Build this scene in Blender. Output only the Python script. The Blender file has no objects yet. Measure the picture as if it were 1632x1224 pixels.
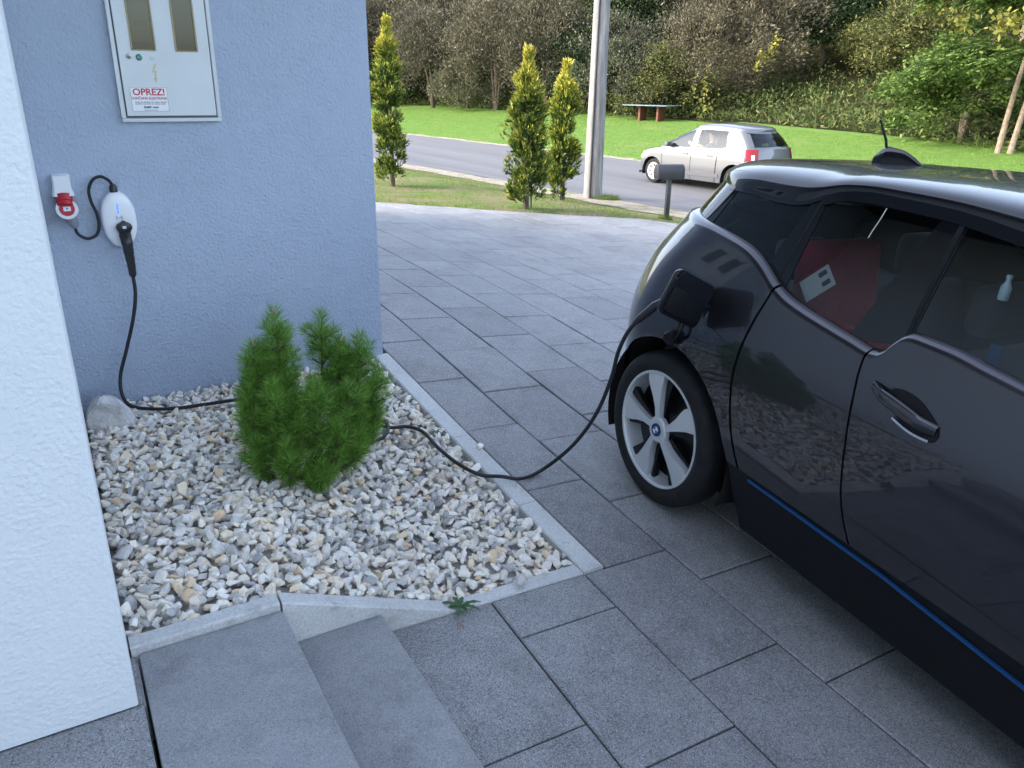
import bpy, bmesh, math, random
import numpy as np
from mathutils import Vector, Matrix
R = math.radians
rnd = random.Random(7)
S = bpy.context.scene
COL = S.collection

# ------------------------------------------------------------------ camera
CR = [[0.86352, -0.50416, 0.01222], [-0.16989, -0.31363, -0.93422], [0.47483, 0.80464, -0.35648]]  # right, down, forward
CP = (-1.9696, -1.4722, 1.6983)
cam = bpy.data.objects.new('camera', bpy.data.cameras.new('camera'))
COL.objects.link(cam)
r_, d_, f_ = [Vector(v) for v in CR]
M = Matrix((r_, -d_, -f_)).transposed().to_4x4()
M.translation = Vector(CP)
cam.matrix_world = M
cam.data.sensor_width = 36
cam.data.lens = 1252.1 / 1632 * 36
cam.data.clip_start = 0.05
cam.data.clip_end = 1000
S.camera = cam

# ------------------------------------------------------------------ sky and sun
SUN_EL, SUN_AZ = R(33), R(290)          # azimuth measured clockwise from +Y
W = bpy.data.worlds.new('World')
S.world = W
W.use_nodes = True
nt = W.node_tree
bg = nt.nodes['Background']
sky = nt.nodes.new('ShaderNodeTexSky')
sky.sky_type = 'NISHITA'
sky.sun_disc = False
sky.sun_elevation = SUN_EL
sky.sun_rotation = SUN_AZ
sky.dust_density = 2.5
sky.ozone_density = 1.6
sky.air_density = 1.0
bw = nt.nodes.new('ShaderNodeRGBToBW')            # thin cloud veil: a little less blue than clear sky
veil = nt.nodes.new('ShaderNodeMix'); veil.data_type = 'RGBA'; veil.inputs[0].default_value = .42
nt.links.new(sky.outputs[0], bw.inputs[0])
nt.links.new(sky.outputs[0], veil.inputs[6])
nt.links.new(bw.outputs[0], veil.inputs[7])
nt.links.new(veil.outputs[2], bg.inputs[0])
bg.inputs[1].default_value = 0.15
sl = bpy.data.lights.new('sun', 'SUN')
sl.energy = .6
sl.angle = R(25)
sl.color = (1.0, 0.93, 0.82)
sun = bpy.data.objects.new('sun', sl)
COL.objects.link(sun)
sd = Vector((math.sin(SUN_AZ) * math.cos(SUN_EL), math.cos(SUN_AZ) * math.cos(SUN_EL), math.sin(SUN_EL)))
sun.rotation_euler = sd.to_track_quat('Z', 'Y').to_euler()
S.view_settings.view_transform = 'Standard'
S.view_settings.look = 'None'
S.view_settings.exposure = 2.68
S.view_settings.gamma = 1
S.render.engine = 'CYCLES'
S.cycles.use_denoising = True
S.cycles.max_bounces = 8
S.cycles.transparent_max_bounces = 12

# ------------------------------------------------------------------ helpers
def lin(r, g, b):
    f = lambda c: c / 12.92 if c <= .04045 else ((c + .055) / 1.055) ** 2.4
    return (f(r / 255), f(g / 255), f(b / 255))

class N:
    """tiny node builder"""
    def __init__(s, name):
        s.m = bpy.data.materials.new(name)
        s.m.use_nodes = True
        s.t = s.m.node_tree
        s.b = s.t.nodes['Principled BSDF']
        s.out = s.t.nodes['Material Output']
    def n(s, typ, **kw):
        o = s.t.nodes.new(typ)
        for k, v in kw.items():
            setattr(o, k, v)
        return o
    def l(s, a, b):
        s.t.links.new(a, b)
    def coord(s, kind='Object'):
        if kind == 'World':
            return s.n('ShaderNodeNewGeometry').outputs['Position']
        return s.n('ShaderNodeTexCoord').outputs[kind]
    def noise(s, vec, scale, detail=4, rough=.55):
        o = s.n('ShaderNodeTexNoise')
        o.inputs['Scale'].default_value = scale
        o.inputs['Detail'].default_value = detail
        o.inputs['Roughness'].default_value = rough
        s.l(vec, o.inputs['Vector'])
        return o.outputs['Fac']
    def voro(s, vec, scale, feature='F1', out='Distance'):
        o = s.n('ShaderNodeTexVoronoi', feature=feature)
        o.inputs['Scale'].default_value = scale
        s.l(vec, o.inputs['Vector'])
        return o.outputs[out]
    def ramp(s, fac, pts):
        o = s.n('ShaderNodeValToRGB')
        e = o.color_ramp.elements
        while len(e) < len(pts):
            e.new(.5)
        for i, (p, c) in enumerate(pts):
            e[i].position = p
            e[i].color = (*c, 1) if len(c) == 3 else c
        s.l(fac, o.inputs[0])
        return o.outputs[0]
    def mix(s, a, b, fac, mode='MIX'):
        o = s.n('ShaderNodeMix', data_type='RGBA', blend_type=mode)
        for v, i in ((fac, 0), (a, 6), (b, 7)):
            if hasattr(v, 'links') or hasattr(v, 'is_linked'):
                s.l(v, o.inputs[i])
            else:
                o.inputs[i].default_value = v if i == 0 else ((*v, 1) if len(v) == 3 else v)
        return o.outputs[2]
    def math(s, op, a, b=0.):
        o = s.n('ShaderNodeMath', operation=op)
        for i, v in enumerate((a, b)):
            if hasattr(v, 'is_linked'):
                s.l(v, o.inputs[i])
            else:
                o.inputs[i].default_value = v
        return o.outputs[0]
    def base(s, c):
        if hasattr(c, 'is_linked'):
            s.l(c, s.b.inputs['Base Color'])
        else:
            s.b.inputs['Base Color'].default_value = (*c, 1)
    def set(s, **kw):
        for k, v in kw.items():
            i = s.b.inputs[k.replace('_', ' ')]
            if hasattr(v, 'is_linked'):
                s.l(v, i)
            else:
                i.default_value = v
    def bump(s, h, strength=.3, dist=.01):
        o = s.n('ShaderNodeBump')
        o.inputs['Strength'].default_value = strength
        o.inputs['Distance'].default_value = dist
        s.l(h, o.inputs['Height'])
        s.l(o.outputs[0], s.b.inputs['Normal'])

def pm(name, col, rough=.6, metal=0., coat=0., var=0., vscale=8., spec=.5, bump=None, coord='Object'):
    """plain principled material with some mottling"""
    k = N(name)
    v = k.coord(coord)
    if var:
        f = k.noise(v, vscale, 5)
        lo = tuple(max(0, c * (1 - var)) for c in col)
        hi = tuple(min(1, c * (1 + var)) for c in col)
        k.base(k.ramp(f, [(.3, lo), (.7, hi)]))
    else:
        k.base(col)
    k.set(Roughness=rough, Metallic=metal, Coat_Weight=coat, Specular_IOR_Level=spec)
    if coat:
        k.set(Coat_Roughness=.03)
    if bump:
        k.bump(k.noise(v, bump[0], 4), bump[1], bump[2])
    return k.m

def tag(o, label=None, cat=None, group=None, kind=None):
    if label: o['label'] = label
    if cat: o['category'] = cat
    if group: o['group'] = group
    if kind: o['kind'] = kind
    return o

def empty(name, loc=(0, 0, 0), rz=0):
    o = bpy.data.objects.new(name, None)
    o.empty_display_size = .1
    o.location = loc
    o.rotation_euler = (0, 0, rz)
    COL.objects.link(o)
    return o

def link(name, me, mat=None, parent=None):
    if mat is not None and not me.materials:
        me.materials.append(mat)
    o = bpy.data.objects.new(name, me)
    COL.objects.link(o)
    if parent:
        o.parent = parent
    return o

def mesh(name, V, F, mat=None, parent=None, smooth=False, sharp=None, fix=True):
    me = bpy.data.meshes.new(name)
    me.from_pydata([tuple(v) for v in V], [], [tuple(f) for f in F])
    if fix:
        bm = bmesh.new(); bm.from_mesh(me)
        bmesh.ops.recalc_face_normals(bm, faces=bm.faces)
        bm.to_mesh(me); bm.free()
    if smooth:
        me.polygons.foreach_set('use_smooth', [True] * len(me.polygons))
        if sharp:
            me.set_sharp_from_angle(angle=R(sharp))
    me.update()
    return link(name, me, mat, parent)

class B:
    """collects simple solids into one mesh"""
    def __init__(s):
        s.V = []; s.F = []
    def add(s, V, F):
        n = len(s.V)
        s.V += [tuple(v) for v in V]
        s.F += [tuple(i + n for i in f) for f in F]
        return s
    def box(s, a, b):
        (x0, y0, z0), (x1, y1, z1) = a, b
        V = [(x0, y0, z0), (x1, y0, z0), (x1, y1, z0), (x0, y1, z0), (x0, y0, z1), (x1, y0, z1), (x1, y1, z1), (x0, y1, z1)]
        return s.add(V, [(3, 2, 1, 0), (4, 5, 6, 7), (0, 1, 5, 4), (1, 2, 6, 5), (2, 3, 7, 6), (3, 0, 4, 7)])
    def tube(s, pts, rad, n=8, cap=True):
        P = [Vector(p) for p in pts]
        rad = rad if hasattr(rad, '__len__') else [rad] * len(P)
        V = []; F = []
        t0 = (P[1] - P[0]).normalized()
        u = t0.orthogonal().normalized()
        for i, p in enumerate(P):
            t = (P[min(i + 1, len(P) - 1)] - P[max(i - 1, 0)]).normalized()
            u = (u - t * u.dot(t)).normalized()
            w = t.cross(u)
            for k in range(n):
                a = 2 * math.pi * k / n
                V.append(p + (u * math.cos(a) + w * math.sin(a)) * rad[i])
        for i in range(len(P) - 1):
            for k in range(n):
                F.append((i * n + k, i * n + (k + 1) % n, (i + 1) * n + (k + 1) % n, (i + 1) * n + k))
        if cap:
            F.append(tuple(range(n - 1, -1, -1)))
            F.append(tuple((len(P) - 1) * n + k for k in range(n)))
        return s.add(V, F)
    def lathe(s, prof, n=32, mat=None, arc=1.):
        """profile (r, h) turned about local z, optional matrix"""
        V = []; F = []
        m = len(prof)
        for k in range(n):
            a = 2 * math.pi * k / n
            for r, h in prof:
                v = Vector((r * math.cos(a), r * math.sin(a), h))
                V.append(mat @ v if mat else v)
        for k in range(n):
            for j in range(m - 1):
                F.append((k * m + j, ((k + 1) % n) * m + j, ((k + 1) % n) * m + j + 1, k * m + j + 1))
        return s.add(V, F)
    def prism(s, poly, a, b, mat=None):
        """polygon (u, v) extruded along local z from a to b"""
        n = len(poly)
        V = [Vector((u, v, a)) for u, v in poly] + [Vector((u, v, b)) for u, v in poly]
        if mat: V = [mat @ v for v in V]
        F = [tuple(range(n - 1, -1, -1)), tuple(range(n, 2 * n))] + [(i, (i + 1) % n, n + (i + 1) % n, n + i) for i in range(n)]
        return s.add(V, F)
    def build(s, name, mat=None, parent=None, smooth=False, sharp=35, bevel=0, seg=2):
        o = mesh(name, s.V, s.F, mat, parent)
        if bevel:
            bm = bmesh.new(); bm.from_mesh(o.data)
            bmesh.ops.remove_doubles(bm, verts=bm.verts, dist=1e-6)
            ed = [e for e in bm.edges if len(e.link_faces) == 2 and e.calc_face_angle(0) > R(25)]
            bmesh.ops.bevel(bm, geom=ed, offset=bevel, segments=seg, profile=.5, affect='EDGES', clamp_overlap=True)
            bm.to_mesh(o.data); bm.free()
            smooth = True
        if smooth:
            o.data.polygons.foreach_set('use_smooth', [True] * len(o.data.polygons))
            o.data.set_sharp_from_angle(angle=R(sharp))
        return o

def rrect(w, h, r, n=5, cx=0, cy=0):
    P = []
    for sx, sy, a0 in ((1, 1, 0), (-1, 1, 90), (-1, -1, 180), (1, -1, 270)):
        for k in range(n + 1):
            a = R(a0 + 90 * k / n)
            P.append((cx + sx * (w / 2 - r) + r * math.cos(a), cy + sy * (h / 2 - r) + r * math.sin(a)))
    return P

def catmull(P, k=8):
    P = [Vector(p) for p in P]
    Q = [P[0] * 2 - P[1]] + P + [P[-1] * 2 - P[-2]]
    out = []
    for i in range(1, len(Q) - 2):
        a, b, c, d = Q[i - 1:i + 3]
        for j in range(k):
            t = j / k
            out.append(.5 * ((2 * b) + (c - a) * t + (2 * a - 5 * b + 4 * c - d) * t * t + (3 * b - a - 3 * c + d) * t ** 3))
    out.append(P[-1])
    return out

def sstep(a, b, t):
    t = min(max((t - a) / (b - a), 0), 1)
    return t * t * (3 - 2 * t)

def spl(pts):
    """smooth (pchip-like) interpolator"""
    X = np.array([p[0] for p in pts], float); Y = np.array([p[1] for p in pts], float)
    h = np.diff(X); d = np.diff(Y) / h
    m = np.zeros(len(X))
    m[0], m[-1] = d[0], d[-1]
    for i in range(1, len(X) - 1):
        if d[i - 1] * d[i] > 0:
            w1, w2 = 2 * h[i] + h[i - 1], h[i] + 2 * h[i - 1]
            m[i] = (w1 + w2) / (w1 / d[i - 1] + w2 / d[i])
    def f(x):
        if x <= X[0]: return float(Y[0] + m[0] * (x - X[0]) * 0)
        if x >= X[-1]: return float(Y[-1])
        i = int(np.searchsorted(X, x) - 1)
        t = (x - X[i]) / h[i]
        return float((1 + 2 * t) * (1 - t) ** 2 * Y[i] + t * (1 - t) ** 2 * h[i] * m[i] + t * t * (3 - 2 * t) * Y[i + 1] + t * t * (t - 1) * h[i] * m[i + 1])
    return f

def text(name, body, size, mat, parent, mtx, depth=.0006, bold=0.):
    cu = bpy.data.curves.new(name, 'FONT')
    cu.body = body
    cu.size = size
    cu.align_x = 'CENTER'
    cu.align_y = 'CENTER'
    cu.extrude = depth
    cu.offset = bold
    cu.resolution_u = 3
    t = bpy.data.objects.new('tmp', cu)
    COL.objects.link(t)
    dg = bpy.context.evaluated_depsgraph_get()
    me = bpy.data.meshes.new_from_object(t.evaluated_get(dg))
    bpy.data.objects.remove(t)
    me.transform(mtx)
    me.materials.clear()
    return link(name, me, mat, parent)

# ------------------------------------------------------------------ lie of the land
GC = np.array([[-332,-255,-174,-90,-2,86,170,245,305,344,361,356,331,291,242,189,135,83,32,-18],[-350,-278,-205,-126,-42,46,135,217,285,331,350,343,313,268,215,161,109,59,10,-37],[-364,-299,-234,-163,-84,3,96,186,265,319,341,332,296,245,187,132,82,35,-10,-55],[-372,-316,-258,-198,-128,-43,52,150,242,306,330,319,280,221,158,104,57,14,-29,-72],[-375,-325,-276,-227,-171,-92,2,101,212,287,308,299,262,201,133,81,37,-5,-46,-86],[-374,-327,-282,-241,-197,-136,-55,38,163,241,257,262,237,185,122,68,21,-20,-61,-100],[-370,-325,-281,-240,-199,-155,-102,-38,60,131,164,191,192,157,103,51,5,-37,-75,-113],[-365,-322,-278,-236,-194,-157,-121,-83,-33,10,38,68,102,98,60,20,-20,-57,-93,-127],[-361,-320,-278,-236,-195,-158,-127,-98,-73,-65,-67,-57,-18,6,-5,-28,-55,-84,-114,-143],[-360,-322,-282,-243,-205,-169,-139,-112,-96,-107,-123,-123,-98,-72,-67,-78,-95,-117,-140,-164],[-364,-328,-292,-257,-223,-191,-163,-142,-133,-145,-160,-164,-152,-134,-125,-128,-138,-153,-170,-188],[-371,-340,-308,-278,-248,-221,-199,-183,-178,-185,-195,-200,-196,-186,-179,-178,-183,-192,-204,-217],[-383,-356,-329,-303,-279,-258,-240,-227,-223,-226,-232,-236,-235,-231,-227,-225,-227,-233,-240,-249],[-398,-375,-353,-332,-313,-296,-282,-272,-267,-268,-270,-273,-274,-273,-271,-270,-271,-274,-278,-284],[-417,-398,-379,-362,-347,-333,-322,-314,-309,-308,-309,-311,-312,-313,-312,-312,-313,-315,-318,-321],[-439,-423,-407,-393,-381,-370,-361,-354,-351,-349,-349,-350,-351,-352,-353,-353,-354,-355,-357,-359],[-463,-449,-436,-425,-414,-406,-399,-394,-391,-389,-389,-389,-391,-392,-393,-394,-395,-396,-397,-399],[-488,-476,-465,-456,-448,-441,-436,-433,-430,-429,-428,-429,-430,-431,-433,-434,-435,-436,-437,-438]]) / 1000.
def _bs(t):
    t = abs(t)
    return np.where(t < 1, (4 - 6 * t ** 2 + 3 * t ** 3) / 6, np.where(t < 2, (2 - t) ** 3 / 6, 0))
_ix, _iy = np.arange(18), np.arange(20)
def gz(X, Y):
    return float(_bs(X + 5 - _ix) @ GC @ _bs(Y + 5 - _iy))
def road_r(X, Y):
    return X + .1 * (Y - 12)
FARR = [8, 10, 12, 14, 15.8, 20, 27, 31, 60, 130, 400]
FARZ = [-.52, -.64, -.67, -.65, -.6, -.33, 0, .3, 10, 30, 60]
def H(X, Y):
    r = road_r(X, Y)
    near = gz(min(max(X, -3), 10), min(max(Y, -3), 12))
    far = float(np.interp(r, FARR, FARZ)) + .012 * min(max(Y - 22, -22), 40) * sstep(15.8, 27, r)
    w = sstep(5, 8.2, r)
    return near * (1 - w) + far * w

# outline of the paved drive: the far edge runs obliquely
EDGE = [(-6, 17.4), (2.37, 10.06), (3.28, 9.26), (4.21, 8.66), (5.14, 8.2), (6.6, 7.75), (7.6, 7.5)]
def in_drive(X, Y):
    if X < -6 or X > 7.6: return False
    return Y < float(np.interp(X, [p[0] for p in EDGE], [p[1] for p in EDGE])) and Y > -6

# materials of the ground
def m_lawn():
    k = N('lawn')
    p = k.coord('World')
    a = k.noise(p, .25, 6, .6)
    b = k.noise(p, 2.2, 5, .7)
    c = k.noise(p, 30, 3, .7)
    green = k.ramp(b, [(.3, (.085, .16, .03)), (.55, (.125, .21, .042)), (.75, (.18, .25, .07))])
    dry = k.ramp(c, [(.3, (.2, .19, .08)), (.7, (.3, .27, .13))])
    col = k.mix(green, dry, k.ramp(a, [(.56, (0, 0, 0)), (.72, (.5, .5, .5))]))
    col = k.mix(col, (.07, .13, .02), k.ramp(c, [(.35, (.55, .55, .55)), (.6, (0, 0, 0))]))
    k.base(col)
    k.set(Roughness=.9, Specular_IOR_Level=.15)
    k.bump(c, .6, .05)
    return k.m
def m_verge():
    k = N('verge_turf')
    p = k.coord('World')
    a = k.noise(p, .9, 6, .7)
    c = k.noise(p, 26, 4, .7)
    g = k.ramp(c, [(.3, (.06, .11, .02)), (.7, (.15, .2, .05))])
    d = k.ramp(c, [(.3, (.13, .105, .06)), (.7, (.27, .225, .14))])
    k.base(k.mix(g, d, k.ramp(a, [(.42, (0, 0, 0)), (.58, (.95, .95, .95))])))
    k.set(Roughness=.95, Specular_IOR_Level=.1)
    k.bump(c, .7, .04)
    return k.m
def m_hill():
    k = N('forest_floor')
    p = k.coord('World')
    c = k.noise(p, 1.3, 8, .7)
    k.base(k.ramp(c, [(.3, (.018, .02, .008)), (.6, (.05, .048, .022)), (.8, (.09, .085, .035))]))
    k.set(Roughness=1., Specular_IOR_Level=.05)
    k.bump(c, 1., .3)
    return k.m
def m_asphalt():
    k = N('asphalt')
    p = k.coord('World')
    mp = k.n('ShaderNodeMapping'); mp.inputs['Scale'].default_value = (1.6, .12, 1)
    k.l(p, mp.inputs[0])
    a = k.noise(mp.outputs[0], .8, 5, .6)
    c = k.noise(p, 60, 3, .7)
    col = k.ramp(a, [(.3, (.09, .088, .095)), (.7, (.14, .137, .145))])
    col = k.mix(col, (.08, .08, .085), k.ramp(c, [(.3, (.45, .45, .45)), (.5, (0, 0, 0))]))
    k.base(col)
    k.set(Roughness=.75)
    k.bump(c, .3, .01)
    return k.m
def m_shoulder():
    k = N('gravel_shoulder')
    p = k.coord('World')
    c = k.voro(p, 22, out='Color')
    a = k.noise(p, 2.5, 5, .7)
    col = k.mix(k.ramp(k.noise(p, 40, 3, .7), [(.3, (.15, .115, .08)), (.7, (.38, .32, .25))]), c, .12)
    col = k.mix(col, (.13, .15, .05), k.ramp(a, [(.5, (0, 0, 0)), (.62, (.8, .8, .8))]))
    k.base(col)
    k.set(Roughness=.95)
    k.bump(k.noise(p, 40, 3, .7), .8, .03)
    return k.m
M_LAWN, M_VERGE, M_HILL, M_ASPH, M_SHO = m_lawn(), m_verge(), m_hill(), m_asphalt(), m_shoulder()

def axis(segs):
    out = []
    for a, b, st in segs:
        n = max(1, int(round((b - a) / st)))
        out += [a + (b - a) * i / n for i in range(n)]
    return out + [segs[-1][1]]
# one sheet to the horizon
gx = axis([(-300, -40, 40), (-40, -8, 4), (-8, 10, .4), (10, 40, 1), (40, 130, 5), (130, 400, 30)])
gy = axis([(-300, -40, 40), (-40, -8, 4), (-8, 16, .4), (16, 60, 1.2), (60, 150, 6), (150, 400, 30)])
V = []; F = []; FM = []
for X in gx:
    for Y in gy:
        z = H(X, Y)
        r = road_r(X, Y)
        if 8.3 < r < 15.5: z -= .05
        if in_drive(X, Y) or (X < -.2 and -8 < Y < 9 and X > -8):
            z -= .14 if X > -.45 else .35
        V.append((X, Y, z))
ny = len(gy)
for i in range(len(gx) - 1):
    for j in range(ny - 1):
        F.append((i * ny + j, (i + 1) * ny + j, (i + 1) * ny + j + 1, i * ny + j + 1))
        X, Y = (gx[i] + gx[i + 1]) / 2, (gy[j] + gy[j + 1]) / 2
        r = road_r(X, Y)
        FM.append(2 if r > 28 else (0 if r > 15 else 1))
g = mesh('ground', V, F, M_LAWN, smooth=True, fix=False)
g.data.materials.append(M_VERGE); g.data.materials.append(M_HILL)
g.data.polygons.foreach_set('material_index', FM)
tag(g, kind='structure')

def strip(name, r0, r1, mat, dz, n=6, y0=-40, y1=140, jitter=0.):
    V = []; F = []
    ys = axis([(y0, 0, 2), (0, 45, .5), (45, y1, 2)])
    q = random.Random(name)
    for Y in ys:
        j0, j1 = q.uniform(-jitter, jitter), q.uniform(-jitter, jitter)
        for i in range(n + 1):
            r = r0 + j0 + (r1 + j1 - r0 - j0) * i / n
            X = r - .1 * (Y - 12)
            V.append((X, Y, H(X, Y) + dz))
    for j in range(len(ys) - 1):
        for i in range(n):
            a = j * (n + 1) + i
            F.append((a, a + 1, a + n + 2, a + n + 1))
    o = mesh(name, V, F, mat, smooth=True, fix=False)
    return tag(o, kind='structure')
strip('road', 8.3, 15.7, M_ASPH, .016, 10)
strip('road_shoulder', 7.25, 8.4, M_SHO, .012, 3, jitter=.22)
strip('road_edge_far', 15.62, 16.0, M_SHO, .022, 2, jitter=.1)

# ------------------------------------------------------------------ paved drive: every slab a piece
def m_slab(name, a, b, spk=.28, objrand=True, scale=1., lt=.5):
    k = N(name)
    p = k.coord('World')
    big = k.noise(p, 1.1, 6, .6)
    mid = k.noise(p, 9, 5, .65)
    fine = k.voro(p, 330 * scale, out='Color')
    sep = k.n('ShaderNodeSeparateColor'); k.l(fine, sep.inputs[0])
    nz = k.noise(p, 420 * scale, 2, .5)
    col = k.ramp(k.math('ADD', k.math('MULTIPLY', big, .6), k.math('MULTIPLY', mid, .4)), [(.33, a), (.66, b)])
    if objrand:
        oi = k.n('ShaderNodeObjectInfo')
        col = k.mix(col, k.ramp(oi.outputs['Random'], [(0, (.88, .88, .89)), (.5, (1, 1, 1)), (1, (1.07, 1.07, 1.06))]), 1., 'MULTIPLY')
    dark = k.ramp(sep.outputs[0], [(.0, (spk, spk, spk)), (.42, (1, 1, 1))])
    col = k.mix(col, dark, .9, 'MULTIPLY')
    lite = k.ramp(sep.outputs[1], [(.72, (0, 0, 0)), (1., (lt, lt, lt))])
    stain = k.ramp(k.noise(p, 2.6, 7, .75), [(.50, (1, 1, 1)), (.72, (.62, .61, .60))])
    col = k.mix(col, stain, 1., 'MULTIPLY')
    col = k.mix(col, (.62, .62, .66), lite)
    spark = k.ramp(k.voro(p, 95, out='Distance'), [(.0, (.7, .7, .7)), (.2, (0, 0, 0))])
    sepb = k.n('ShaderNodeSeparateColor'); k.l(k.voro(p, 95, out='Color'), sepb.inputs[0])
    col = k.mix(col, (.75, .76, .8), k.math('MULTIPLY', spark, k.math('GREATER_THAN', sepb.outputs[2], .965)))
    k.base(col)
    k.set(Roughness=.6, Specular_IOR_Level=.5)
    k.bump(k.math('ADD', sep.outputs[0], nz), .35, .0025)
    return k.m
M_SLAB = m_slab('speckled_concrete_slab', (.19, .187, .192), (.30, .296, .302))
M_JOINT = pm('joint_sand', (.035, .034, .033), .95, var=.4, vscale=40, coord='World')

def clip_poly(P, a, b):
    """keep the side of line a->b that lies to its right"""
    out = []
    def sd_(p): return (b[0] - a[0]) * (p[1] - a[1]) - (b[1] - a[1]) * (p[0] - a[0])
    for i in range(len(P)):
        p, q = P[i], P[(i + 1) % len(P)]
        sp, sq = sd_(p), sd_(q)
        if sp <= 0: out.append(p)
        if sp * sq < 0:
            t = sp / (sp - sq)
            out.append((p[0] + (q[0] - p[0]) * t, p[1] + (q[1] - p[1]) * t))
    return out
def inset(P, d):
    """move polygon edges inwards (P counter-clockwise)"""
    n = len(P); out = []
    for i in range(n):
        a, b, c = Vector(P[i - 1]), Vector(P[i]), Vector(P[(i + 1) % n])
        u, w = (b - a), (c - b)
        if u.length < 1e-4 or w.length < 1e-4: continue
        u.normalize(); w.normalize()
        n1, n2 = Vector((-u.y, u.x)), Vector((-w.y, w.x))
        m = (n1 + n2)
        m = m / max(m.dot(n1), .3)
        out.append(tuple(b + m * d))
    return out

drive = empty('driveway', (0, 0, 0))
tag(drive, 'sloping drive paved with speckled grey rectangular concrete slabs', 'driveway', kind='structure')
rows = []
OFF = {-2: .0, -1: .395, 0: .0, 1: -.209, 2: -.022, 3: -.25}
XR = {-2: (-1.24, -.824), -1: (-.824, -.41), 0: (-.41, 0.)}
for j in range(-2, 19):
    x0, x1 = XR.get(j, ((j - 1) * .4, j * .4))
    off = OFF.get(j, rnd.choice([.0, .2, .32, .42, .1]) if j > 3 else 0)
    y = off - 6.0
    while y < 16:
        rows.append((j, x0, x1, y, y + .6))
        y += .6
cands = []
for j, x0, x1, y0, y1 in rows:
    P = [(x0, y0), (x1, y0), (x1, y1), (x0, y1)]
    if j <= -1:
        if y0 >= .6: continue
        if y1 > .6: P = [(x0, y0), (x1, y0), (x1, .6), (x0, .6)]
    if j == 0:
        if y0 >= .6 - 1e-6: P = [(-.31, y0), (0, y0), (0, y1), (-.31, y1)]
        elif y1 > .6: continue
    if y0 > 2.6 and x1 <= -.3: continue
    for a, b in zip(EDGE[:-1], EDGE[1:]):
        # clip only by the edge pieces near this slab
        if x1 > a[0] - .3 and x0 < b[0] + .3:
            P = clip_poly(P, a, b)
            if len(P) < 3: break
    if len(P) < 3: continue
    ar = .5 * abs(sum(P[i][0] * P[(i + 1) % len(P)][1] - P[(i + 1) % len(P)][0] * P[i][1] for i in range(len(P))))
    if ar < .012 or x0 > 7.3: continue
    cx = sum(p[0] for p in P) / len(P); cy = sum(p[1] for p in P) / len(P)
    q = Vector((cx, cy, H(cx, cy))) - Vector(CP)
    dz = q.dot(f_)
    if dz < .3:
        vis = False
    else:
        u, v = 816 + 1252 * q.dot(r_) / dz, 612 + 1252 * q.dot(d_) / dz
        vis = -160 < u < 1790 and 300 < v < 1420
        if u < 585 and cy > 2.8: vis = False
        if cx > .5 and cx < 1.65 and -2 < cy < 1.2: vis = vis and cx < .65    # under the car
    cands.append((vis, q.length, P))
cands.sort(key=lambda c: (not c[0], c[1]))
def slab_geo(P, tilt):
    n = len(P)
    A = inset(P, .003); T = inset(P, .0085)
    if len(A) != n or len(T) != n:
        return None
    cx = sum(p[0] for p in P) / n; cy = sum(p[1] for p in P) / n
    zz = lambda p: H(p[0], p[1]) + tilt[0] + tilt[1] * (p[0] - cx) + tilt[2] * (p[1] - cy)
    V = [(p[0], p[1], zz(p) - .07) for p in A] + [(p[0], p[1], zz(p) - .0045) for p in A] + [(p[0], p[1], zz(p)) for p in T]
    F = []
    for i in range(n):
        k = (i + 1) % n
        F.append((i, k, n + k, n + i)); F.append((n + i, n + k, 2 * n + k, 2 * n + i))
    F.append(tuple(range(2 * n, 3 * n)))
    return V, F
rest = B(); cnt = 0
for vis, dist, P in cands:
    t = (rnd.gauss(0, .0012), rnd.gauss(0, .003), rnd.gauss(0, .002))
    gme = slab_geo(P, t)
    if not gme: continue
    if vis and cnt < 300:
        mesh('slab', gme[0], gme[1], M_SLAB, drive, fix=False); cnt += 1
    else:
        rest.add(*gme)
tag(rest.build('slab_field', M_SLAB, drive), kind='stuff')
# bedding under the joints
V = []; F = []
bx, by = axis([(-1.3, 7.7, .3)]), axis([(-6.1, 16, .3)])
for X in bx:
    for Y in by: V.append((X, Y, H(X, Y) - .012))
for i in range(len(bx) - 1):
    for j in range(len(by) - 1):
        X, Y = bx[i] + .15, by[j] + .15
        if not in_drive(X, Y) or not in_drive(X + .25, Y + .3): continue
        if X < -.43 and Y > .5: continue
        F.append((i * len(by) + j, (i + 1) * len(by) + j, (i + 1) * len(by) + j + 1, i * len(by) + j + 1))
mesh('joint_bedding', V, F, M_JOINT, drive, fix=False)

# ------------------------------------------------------------------ house
def m_stucco(name, a, b, scale, strength, dist):
    k = N(name)
    p = k.coord('World')
    big = k.noise(p, .9, 5, .6)
    mid = k.noise(p, 14, 5, .6)
    k.base(k.ramp(k.math('ADD', k.math('MULTIPLY', big, .65), k.math('MULTIPLY', mid, .35)), [(.35, a), (.65, b)]))
    h = k.math('ADD', k.noise(p, scale, 3, .55), k.math('MULTIPLY', k.voro(p, scale * .8, 'SMOOTH_F1'), .5))
    h = k.math('ADD', k.math('MULTIPLY', h, k.math('ADD', k.math('MULTIPLY', k.noise(p, 5, 3), 1.2), .35)), k.math('MULTIPLY', k.noise(p, 9, 3), .6))
    k.bump(h, strength, dist)
    k.set(Roughness=.92, Specular_IOR_Level=.2)
    return k.m
M_BLUE = m_stucco('blue_grey_render', (.37, .435, .545), (.41, .475, .59), 80, .9, .008)
M_WHITE = m_stucco('white_render', (.76, .79, .81), (.81, .835, .85), 85, .55, .006)
YB, XB = 2.814, -.35          # blue wall plane and its corner
XW, YW = -1.979, .387         # white wall corner
hs = empty('house', (-4, 5, 0))
tag(hs, 'rendered house with blue grey wing and white front wall', 'house')
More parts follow.
